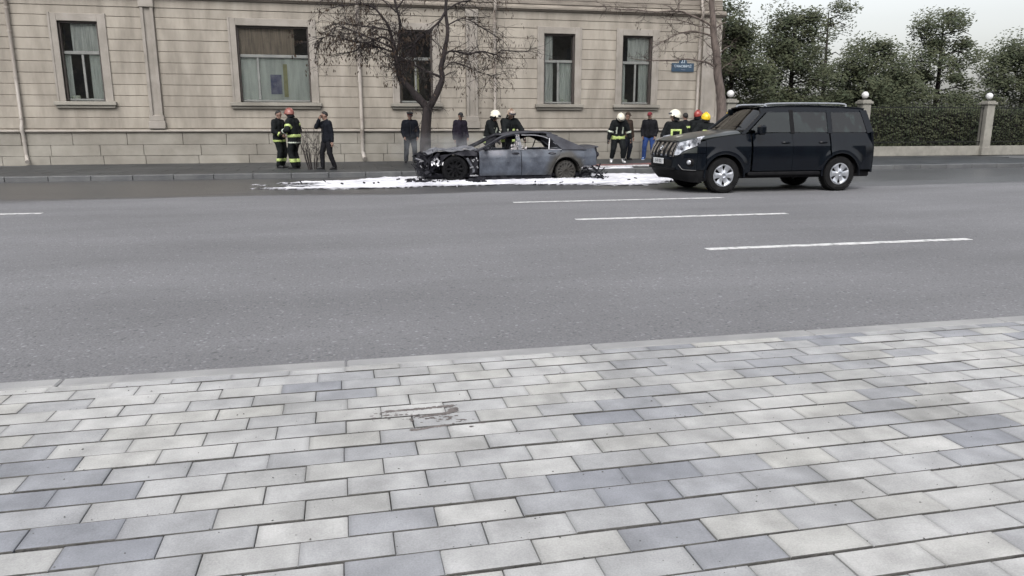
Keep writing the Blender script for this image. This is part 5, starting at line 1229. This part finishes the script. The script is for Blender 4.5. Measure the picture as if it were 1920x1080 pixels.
def strip(me, test, off, th, m, name, parent):
    """takes the faces of a garment that pass the test and lays them on top as a band with thickness"""
    sel = [p for p in me.polygons if test(p.center, p.normal)]
    if not sel: return None
    vs = {}; 
    for p in sel:
        for i in p.vertices: vs.setdefault(i, len(vs))
    N = len(vs); inv = sorted(vs, key=lambda k: vs[k]); V = me.vertices
    out = [V[i].co + V[i].normal * (off + th) for i in inv] + [V[i].co + V[i].normal * off * .3 for i in inv]
    fs = []; ed = {}
    for p in sel:
        f = [vs[i] for i in p.vertices]; fs.append(tuple(f))
        for a, b_ in zip(f, f[1:] + f[:1]): ed[a, b_] = 1
    for (a, b_) in list(ed):
        if (b_, a) not in ed: fs.append((b_, a, a + N, b_ + N))
    b = MB(); b.add(out, fs); return b.build(name, m, parent, smooth=True)

def person(loc, heading, label, H=1.75, lean=0., side=0., wristL=(.30, -.05, .86), wristR=(-.30, -.05, .86), poleL=(.6, .9, -.2), poleR=(-.6, .9, -.2),
           ankL=(.11, .0), ankR=(-.11, .0), head=(0, 0), outfit='turnout', top='turnout', bottom='turnout', hat=None, hatm=None, shoes='shoe', longcoat=False,
           bands=(), group=None, bulk=0., drop=0., gloves=False, skirt=.80, vox=.017, hair=True):
    S_ = H / 1.75
    root = empty('person', loc, label, 'person', group, math.radians(heading)); root.scale = (S_, S_, S_)
    ank = {1: Vector((ankL[0], ankL[1], .095)), -1: Vector((ankR[0], ankR[1], .095))}
    pel = Vector(((ank[1].x + ank[-1].x) / 2 * .6, (ank[1].y + ank[-1].y) / 2, .95 - drop)); 
    R3 = Matrix.Rotation(math.radians(side), 3, 'Y') @ Matrix.Rotation(math.radians(lean), 3, 'X')
    T = Matrix.Translation(pel) @ R3.to_4x4(); Ti = T.inverted()
    P = lambda x, y, z: T @ Vector((x, y, z))
    neck = P(0, .01, .50); chest = P(0, -.01, .33); waist = P(0, 0, .12)
    HM = Matrix.Translation(P(0, -.01, .555)) @ R3.to_4x4() @ Matrix.Rotation(math.radians(head[0]), 4, 'Z') @ Matrix.Rotation(math.radians(head[1]), 4, 'X')
    hc = HM @ Vector((0, -.015, .11))
    HC = HM @ Matrix.Translation((0, -.015, .11))
    J = {}
    for s, wr, pl in ((1, wristL, poleL), (-1, wristR, poleR)):
        sh = P(s * .185, .01, .44); el, w = ik(sh, Vector(wr), .295, .26, Vector(pl)); J[s] = (sh, el, w)
        hip = pel + Vector((s * .095, 0, -.03)); kn, an = ik(hip, ank[s], .43, .42, (s * .15, -1, 0)); J['l', s] = (hip, kn, an)
    # ---- body: head, neck, trunk, arms and legs in one surface
    b = MB()
    b.ell(hc + HC.to_3x3() @ Vector((0, .008, .02)), (.078, .095, .098), 18, 12, HC.to_3x3().to_4x4()); 
    def hp(x, y, z): return HC @ Vector((x, y, z))
    capsule(b, hp(0, -.025, -.045), .060, hp(0, -.052, -.078), .036)
    capsule(b, hp(0, -.090, .012), .011, hp(0, -.112, -.022), .015, 8)
    for s in (-1, 1): b.ell(hp(s * .083, .012, -.008), (.012, .02, .032), 8, 6, HC.to_3x3().to_4x4())
    capsule(b, hp(0, .012, -.06), .056, neck + Vector((0, 0, -.02)), .062)
    for s in (-1, 1):
        capsule(b, P(s * .08, 0, .36), .105, P(s * .075, 0, .10), .095); capsule(b, P(s * .075, 0, .10), .10, pel + Vector((s * .07, 0, -.02)), .105)
        sh, el, w = J[s]; capsule(b, sh, .055, el, .042); capsule(b, el, .043, w, .028); capsule(b, P(s * .05, .01, .47), .06, sh, .055)
        hip, kn, an = J['l', s]; capsule(b, hip, .09, kn, .058); capsule(b, kn, .058, an, .04); capsule(b, an, .036, an + Vector((s * .01, -.02, -.052)), .030); capsule(b, an + Vector((s * .01, -.02, -.058)), .028, an + Vector((s * .03, -.125, -.064)), .022)
        fd = (w - el).normalized(); capsule(b, w, .030, w + fd * .085, .034)
    me = remesh(b, .0125, 2)
    bd = MB(); bd.v = [tuple(v.co) for v in me.vertices]; bd.f = [tuple(p.vertices) for p in me.polygons]; bd.m = [0] * len(bd.f)
    for s in (-1, 1):     # five unequal fingers, slightly curled, thumb leaving the side of the palm
        sh, el, w = J[s]; fd = (w - el).normalized(); lat = fd.cross(Vector((-s, 0, 0))); lat = lat.normalized() if lat.length > .2 else fd.orthogonal().normalized(); nr = lat.cross(fd).normalized()
        inn = Vector((-s, 0, 0)) - fd * fd.dot(Vector((-s, 0, 0))); inn = inn.normalized() if inn.length > .1 else nr
        lat = fd.cross(inn).normalized(); base = w + fd * .10
        if lat.y > 0: lat = -lat
        for k, (L_, r_) in enumerate(((.072, .0088), (.080, .0090), (.075, .0088), (.058, .0078))):
            o_ = base + lat * (.030 - .020 * k) * 1; d1 = (fd + inn * .25).normalized(); d2 = (fd + inn * .9).normalized(); d3 = (fd * .6 + inn * 1.2).normalized()
            bd.tube([o_ - fd * .02, o_ + d1 * L_ * .4, o_ + d1 * L_ * .4 + d2 * L_ * .33, o_ + d1 * L_ * .4 + d2 * L_ * .33 + d3 * L_ * .27], [r_ * 1.05, r_, r_ * .92, r_ * .7], 6)
        o_ = w + fd * .035 + lat * .025; bd.tube([o_, o_ + (lat * .8 + fd * .6 + inn * .3).normalized() * .035, o_ + (lat * .8 + fd * .6 + inn * .3).normalized() * .035 + (fd + inn * .5).normalized() * .03], [.013, .0105, .008], 6)
    bm_ = M['skin']
    body = bd.build('body', bm_, root, smooth=True); bpy.data.meshes.remove(me)
    # face
    for s in (-1, 1):
        e = MB(); e.ell(hp(s * .031, -.084, .016), (.012, .007, .007), 8, 6, HC.to_3x3().to_4x4()); e.tube([hp(s * .016, -.092, .034), hp(s * .048, -.084, .036)], .004, 5); e.build('eye', M['eye'], body)
    e = MB(); e.ell(hp(0, -.089, -.052), (.024, .006, .006), 8, 6, HC.to_3x3().to_4x4()); e.build('mouth', M['capred'] if 0 else M['brown'], body)
    def dome(r, thm, m, name, th=.007, flare=0., off=(0, 0, 0), par=root, nu=28, nv=12):
        d = MB()
        def Q(u, v):
            az = 2 * PI * u; t = math.radians(thm(az)) * v; f = 1 + flare * sm(.86, 1, v)
            return HC @ Vector((off[0] + r[0] * f * math.sin(t) * math.sin(az), off[1] - r[1] * f * math.sin(t) * math.cos(az), off[2] + r[2] * math.cos(t)))
        d.slab(Q, nu, nv, th, flip=True); return d.build(name, m, par, smooth=True)
    bk = lambda az, a, b_, c: lerp(a, c, (1 - math.cos(az)) / 2) if b_ is None else (lerp(a, b_, 1 - abs(math.cos(az))) if math.cos(az) > 0 else lerp(c, b_, 1 - abs(math.cos(az))))
    if hair: dome((.088, .106, .108), lambda az: bk(az, 48, 82, 122), M['hair'], 'hair', off=(0, .010, .024))
    if hat == 'cap':
        h = dome((.094, .112, .112), lambda az: bk(az, 74, 80, 84), hatm or M['capblack'], 'cap', off=(0, .008, .034))
        c = MB(); c.slab(lambda u, v: HC @ Vector(((u - .5) * .15, -.095 - .075 * v * math.cos((u - .5) * 2.2), .052 - .02 * v - .02 * abs(2 * u - 1) ** 2)), 8, 4, .005); c.build('cap_peak', hatm or M['capblack'], h, smooth=True)
    if hat == 'peaked':
        h = MB(); h.lathe([(.0, .135), (.09, .14), (.125, .125), (.125, .112), (.095, .075), (.094, .045), (.0, .045)], 24); h.v = [tuple(HC @ Vector(v)) for v in h.v]; h = h.build('peaked_cap', hatm or M['capblack'], root, auto=40)
        c = MB(); c.lathe([(.0965, .045), (.0975, .050), (.098, .072), (.0955, .076)], 24); c.v = [tuple(HC @ Vector(v)) for v in c.v]; c.build('cap_band', M['capred_band'], h)
        c = MB(); c.slab(lambda u, v: HC @ Vector(((u - .5) * .15, -.085 - .06 * v * math.cos((u - .5) * 2.2), .052 - .025 * v)), 8, 4, .005); c.build('cap_peak', M['shoe'], h, smooth=True)
    if hat == 'helmet':
        h = dome((.128, .152, .142), lambda az: bk(az, 78, 104, 128), hatm, 'helmet', .009, .10, (0, .012, .022))
        c = MB(); cp = [HC @ Vector((0, .012 - .158 * math.sin(math.radians(a)), .022 + .150 * math.cos(math.radians(a)))) for a in range(-95, 66, 10)]; c.tube(cp, [.006 + .010 * math.sin(PI * i / (len(cp) - 1)) for i in range(len(cp))], 8); c.build('helmet_crest', hatm, h, smooth=True)
        for s in (-1, 1):
            c = MB(); c.ell(hp(s * .128, -.022, .005), (.012, .026, .026), 12, 8, HC.to_3x3().to_4x4()); c.build('visor_hinge', M['blackpl'], h)
        c = MB(); c.slab(lambda u, v: HC @ Vector((.136 * math.sin((u - .5) * 2.0), .012 - .160 * math.cos((u - .5) * 2.0), .060 + .05 * v)), 12, 4, .004); c.build('raised_visor', M['lampdark'], h, smooth=True)
        c = MB(); c.slab(lambda u, v: HC @ Vector(((.098 + .02 * v) * math.sin(PI * .42 + u * PI * 1.16), -(.098 + .02 * v) * math.cos(PI * .42 + u * PI * 1.16) + .01, -.02 - .10 * v)), 14, 4, .008); c.build('neck_curtain', M['black'], h, smooth=True)
        c = MB(); c.tube([hp(-.085, -.02, -.02), hp(-.06, -.05, -.085), hp(0, -.06, -.118), hp(.06, -.05, -.085), hp(.085, -.02, -.02)], .007, 6); c.build('chin_strap', M['black'], h)
    # ---- jacket
    k = bulk; b = MB()
    for s in (-1, 1):
        capsule(b, P(s * .085, .0, .375), .122 + k, P(s * .075, 0, .12), .118 + k); capsule(b, P(s * .075, 0, .12), .118 + k, pel + Vector((s * .078, -.012, skirt - .95 + .10)), .122 + k * 1.3)
        sh, el, w = J[s]; we = el + (w - el) * .93
        capsule(b, P(s * .05, .012, .455), .072 + k * .6, sh, .074 + k); capsule(b, sh, .074 + k, el, .057 + k * .9); capsule(b, el, .058 + k * .9, we, .044 + k * .8)
    capsule(b, P(0, .012, .44), .085 + k * .5, P(0, .005, .52), .068 + k * .3)
    me = remesh(b, vox, 3, .006 + k * .12, heading)
    for p in me.polygons: p.material_index = 0
    me.materials.append(M[top]); jk = link('jacket', me, root)
    for bnd in bands:
        kind = bnd[0]; mm = M[bnd[1]]
        if kind == 'waist':
            z0, z1 = bnd[2], bnd[3]; LZ = lambda c: (Ti @ c).z if (Ti @ c).z > .03 else c.z - pel.z; strip(me, lambda c, n: z0 < LZ(c) < z1 and abs((Ti @ c).x) < .235 + k and all((c - J[s][1]).length > .09 or abs((Ti @ c).x) < .17 for s in (-1, 1)), .003, .006, mm, 'reflective_band', jk)
        if kind == 'vert':     # (.., front or back, x centre, width, z0, z1)
            fb, xc, wd, z0, z1 = bnd[2:]; strip(me, lambda c, n: z0 < (Ti @ c).z < z1 and abs((Ti @ c).x - xc) < wd and ((Ti @ c).y * fb) > .02 and (R3.inverted() @ n).y * fb > .2, .003, .006, mm, 'reflective_strip', jk)
        if kind == 'arm':
            s, t0, t1 = bnd[2:]; sh, el, w = J[s]
            def tst(c, n, a=el, d=(w - el)):
                t = (c - a).dot(d) / d.length_squared; return t0 < t < t1 and (c - (a + d * t)).length < .085 + k
            strip(me, tst, .003, .006, mm, 'sleeve_band', jk)
        if kind == 'uarm':
            s, t0, t1 = bnd[2:]; sh, el, w = J[s]
            def tst(c, n, a=sh, d=(el - sh), s=s):
                t = (c - a).dot(d) / d.length_squared; return t0 < t < t1 and (c - (a + d * t)).length < .10 + k and abs((Ti @ c).x) > .15
            strip(me, tst, .003, .006, mm, 'sleeve_band', jk)
    c = MB(); c.tube([P(0, -.125 - k, .02), P(0, -.128 - k, .2), P(0, -.12 - k, .4)], .006, 6); c.build('zip', M['shoe'], jk)
    # ---- trousers
    b = MB(); kk = bulk * .8
    for s in (-1, 1):
        hip, kn, an = J['l', s]; an2 = an + (kn - an) * (.0 if shoes != 'boot_white' else .30)
        capsule(b, hip + Vector((0, 0, .02)), .108 + kk, kn, .073 + kk); capsule(b, kn, .073 + kk, an2, .056 + kk)
    capsule(b, pel + Vector((-.06, 0, .03)), .118 + kk * .5, pel + Vector((.06, 0, .03)), .118 + kk * .5)
    me2 = remesh(b, vox, 3, .006 + kk * .1, heading + 3); me2.materials.append(M[bottom]); tr = link('trousers', me2, root)
    for bnd in bands:
        if bnd[0] == 'leg':
            _, mm, z0, z1 = bnd; strip(me2, lambda c, n: z0 < c.z < z1, .003, .006, M[mm], 'leg_band', tr)
    # ---- footwear
    for s in (-1, 1):
        hip, kn, an = J['l', s]; b = MB(); up = .10 if shoes != 'boot_white' else .26; bt = M[shoes]
        d = (kn - an).normalized(); tw_ = Vector((s * .22, -1, 0)).normalized()
        capsule(b, an + d * up * .8, .054 + (.012 if up > .2 else 0), an + Vector((0, .0, -.02)), .052); capsule(b, an + Vector((0, .02, -.045)), .046, an + tw_ * .08 + Vector((0, 0, -.048)), .046); capsule(b, an + tw_ * .08 + Vector((0, 0, -.05)), .045, an + tw_ * .155 + Vector((0, 0, -.055)), .038)
        mf = remesh(b, .013, 2); zmin = an.z - .095
        for v in mf.vertices: v.co.z = max(v.co.z, zmin)
        mf.materials.append(bt); f = link('boot' if up > .2 else 'shoe', mf, root)
        b = MB(); b.slab(lambda u, v: Vector((an.x, an.y, zmin)) + tw_ * lerp(-.062, .198, u) + Vector((-tw_.y, tw_.x, 0)) * (v - .5) * .10 * math.sin(PI * min(1, max(0, .12 + u * .80))) ** .5 + Vector((0, 0, .016)), 10, 4, .016); b.build('sole', M['shoe'] if shoes != 'shoe_blue' else M['white'], f)
    if gloves:
        for s in (-1, 1):
            sh, el, w = J[s]; fd = (w - el).normalized(); b = MB(); capsule(b, w - fd * .03, .045, w + fd * .09, .044); b.v = b.v; capsule(b, w + fd * .09, .040, w + fd * .15, .030); capsule(b, w + fd * .02 + Vector((0, -.02, 0)), .02, w + fd * .08 + Vector((0, -.05, 0)), .016, 8); mg = remesh(b, .011, 2); mg.materials.append(M['shoe']); link('glove', mg, root)
    return root

FB = [('waist', 'hiviz', -.155, -.085), ('arm', 'hiviz', 1, .62, .80), ('arm', 'hiviz', -1, .62, .80), ('leg', 'hiviz', .22, .30)]
BACKSQ = [('vert', 'hiviz', 1, 0, .14, .28, .33), ('vert', 'hiviz', 1, 0, .14, .04, .09), ('vert', 'hiviz', 1, -.12, .024, .09, .28), ('vert', 'hiviz', 1, .12, .024, .09, .28)]
FRONT2 = [('vert', 'silver', -1, -.10, .020, .12, .34), ('vert', 'silver', -1, .10, .020, .12, .34)]
G1 = 'firefighters standing on the left pavement'
Z = .13
# left group
person((-1.86, 24.0, Z), 60, 'leftmost firefighter in black turnout gear with two yellow waist bands, beside the red-helmeted one', H=1.72, bulk=.022, hair=True,
       bands=FB + [('waist', 'hiviz', .08, .15)], group=G1, wristL=(.22, -.24, 1.05), wristR=(-.22, -.24, 1.0), shoes='shoe', head=(0, 8), skirt=.76)
person((-1.38, 23.55, Z), 240, 'firefighter with a faded red helmet turned away from the camera, beside the leafless shrub', H=1.75, bulk=.028, hat='helmet', hatm=M['h_orange'], lean=8,
       bands=[('waist', 'hiviz', -.02, .05), ('uarm', 'hiviz', -1, .25, .45), ('arm', 'hiviz', -1, .25, .45), ('uarm', 'hiviz', 1, .5, .72), ('arm', 'silver', 1, .5, .7), ('leg', 'hiviz', .20, .29), ('waist', 'silver', -.2, -.16)], group=G1, wristL=(.25, -.24, 1.08), wristR=(-.20, -.26, 1.12), head=(0, 12), skirt=.72)
person((-.42, 22.9, Z), 295, 'man in black jacket and trousers holding one hand to his mouth, legs apart', H=1.68, top='navy', bottom='black', wristL=(.30, .02, .82), wristR=(-.04, -.21, 1.50), poleR=(-.4, -.5, -1),
       ankL=(.15, .13), ankR=(-.15, -.13), head=(-20, 6), lean=2, bulk=.014)
person((2.30, 26.3, Z), 0, 'man in a dark peaked cap standing left of the forked tree, hands at his pockets', H=1.71, hat='peaked', top='navy', bottom='greytr', wristL=(.23, -.13, .90), wristR=(-.23, -.13, .90), poleL=(.5, 1, 0), poleR=(-.5, 1, 0),
       ankL=(.13, 0), ankR=(-.18, .02), head=(10, 12), bulk=.026)
person((3.98, 26.0, Z), 28, 'man in long dark jacket and dark red cap behind the smoking bonnet', H=1.70, hat='cap', hatm=M['capblack'], top='plum', bottom='plum', wristL=(.22, -.12, .88), wristR=(-.24, .02, .84), head=(-12, 12), bulk=.032, skirt=.72)
# behind the car
person((4.20, 21.95, Z), 55, 'firefighter in a white helmet leaning over the bonnet side of the burnt car', H=1.70, bulk=.026, hat='helmet', hatm=M['h_white'], lean=14, wristL=(.10, -.42, .98), wristR=(-.20, -.38, .86), head=(15, 18),
       bands=FB + FRONT2 + [('waist', 'silver', -.02, .03)], skirt=.74, gloves=True)
person((4.82, 22.1, Z), 8, 'firefighter in a smoky brown helmet facing the camera behind the car roof', H=1.76, bulk=.030, hat='helmet', hatm=M['h_brown'], lean=16, wristL=(.36, -.35, .92), wristR=(-.20, -.42, .85), poleL=(1, .4, .3), head=(6, 12),
       bands=FB + [('vert', 'silver', -1, -.10, .022, .06, .26), ('vert', 'hiviz', -1, .095, .036, .06, .26)], skirt=.74, gloves=True)
person((9.18, 24.55, Z), -6, 'firefighter in a white helmet bending his head down, wide yellow band round his waist', H=1.76, bulk=.030, hat='helmet', hatm=M['h_white'], lean=20, drop=.02, wristL=(.38, -.20, .80), wristR=(-.36, -.18, .82), poleL=(1, .6, .3), poleR=(-1, .6, .3), head=(0, 38),
       bands=[('waist', 'hiviz', -.13, -.01), ('vert', 'silver', -1, -.10, .022, .10, .34), ('vert', 'silver', -1, .105, .022, .10, .34), ('arm', 'silver', 1, .1, .32), ('arm', 'silver', -1, .0, .2)], ankL=(.16, -.12), ankR=(-.20, .05), shoes='boot_white', skirt=.74, gloves=True)
person((10.24, 26.5, Z), 20, 'bystander in brown jacket and dark cap half hidden behind the bending firefighter', H=1.74, hat='cap', hatm=M['brown'], top='brown', bottom='navy', wristL=(.27, -.06, .84), wristR=(-.27, -.05, .86), bulk=.02, head=(10, 10))
person((11.22, 26.7, Z), -30, 'man in red cap, black jacket and bright blue jeans with hands in his pockets', H=1.74, hat='cap', hatm=M['capred'], top='black', bottom='jeans', wristL=(.23, -.10, .88), wristR=(-.23, -.12, .88), poleL=(.7, 1, 0), poleR=(-.7, 1, 0),
       ankL=(.17, .02), ankR=(-.17, -.05), head=(-10, 4), shoes='shoe_blue', bulk=.026)
# behind the off-road car
GR = 'firefighters behind the off-road car'
person((8.80, 19.2, 0), 172, 'largest firefighter with a white helmet, back turned with yellow square, behind the off-road car', H=1.78, bulk=.026, hat='helmet', hatm=M['h_white'], head=(78, 4), bands=FB + BACKSQ, group=GR, wristL=(.28, -.2, .95), wristR=(-.28, -.16, .95), gloves=True)
person((10.42, 22.0, Z), 170, 'dark-haired man without helmet between the white and red helmeted firefighters', H=1.66, top='black', bottom='black', bulk=.02, bands=[('waist', 'hiviz', .30, .36)])
person((10.70, 21.75, Z), 120, 'firefighter in a bright red helmet just left of the yellow helmet', H=1.70, bulk=.026, hat='helmet', hatm=M['h_red'], head=(0, 6), bands=FB, group=GR)
person((10.36, 20.5, 0), 178, 'firefighter in a yellow helmet stretching an arm right, small yellow square on his back', H=1.74, bulk=.026, hat='helmet', hatm=M['h_yellow'], head=(0, 4), bands=FB + BACKSQ, group=GR, wristL=(-.0 + .62 - .3, -.2, 1.1), wristR=(-.68, -.05, 1.42), poleR=(0, .3, -1), gloves=True)
person((12.52, 23.2, Z), 150, 'firefighter in a yellow helmet seen past the windscreen of the off-road car', H=1.68, bulk=.026, hat='helmet', hatm=M['h_yellow'], head=(0, 4), bands=FB, group=GR)

# ================================================================== SMOKE over the burnt bonnet
def smoke(name, c, r, dens, lab):
    b = MB(); b.ell((0, 0, 0), r, 24, 16); m = bpy.data.materials.new(name); m.use_nodes = True; t = m.node_tree; t.nodes.clear(); N = t.nodes.new; L = t.links.new
    out = N('ShaderNodeOutputMaterial'); v = N('ShaderNodeVolumePrincipled'); v.inputs['Color'].default_value = (.85, .88, .92, 1); L(v.outputs[0], out.inputs['Volume'])
    tc = N('ShaderNodeTexCoord'); mp = N('ShaderNodeMapping'); mp.inputs['Scale'].default_value = [1 / q_ for q_ in r]; L(tc.outputs['Object'], mp.inputs[0])
    ln = N('ShaderNodeVectorMath'); ln.operation = 'LENGTH'; L(mp.outputs[0], ln.inputs[0]); fr_ = N('ShaderNodeMapRange'); fr_.inputs[1].default_value = 1.0; fr_.inputs[2].default_value = .25; fr_.inputs[3].default_value = 0; fr_.inputs[4].default_value = 1; L(ln.outputs['Value'], fr_.inputs[0])
    nz = N('ShaderNodeTexNoise'); nz.inputs['Scale'].default_value = 2.6; nz.inputs['Detail'].default_value = 4; L(tc.outputs['Object'], nz.inputs[0]); rg = N('ShaderNodeMapRange'); rg.inputs[1].default_value = .42; rg.inputs[2].default_value = .72; rg.inputs[3].default_value = 0; rg.inputs[4].default_value = dens; L(nz.outputs[0], rg.inputs[0])
    mu = N('ShaderNodeMath'); mu.operation = 'MULTIPLY'; L(fr_.outputs[0], mu.inputs[0]); L(rg.outputs[0], mu.inputs[1]); L(mu.outputs[0], v.inputs['Density'])
    o = b.build('smoke', m); o.location = c; tag(o, lab, 'smoke', kind='stuff')
smoke('smoke_thin', (2.7, 20.9, .78), (1.7, 1.3, .50), .55, 'thin grey smoke drifting over the burnt bonnet and the foot of the tree')
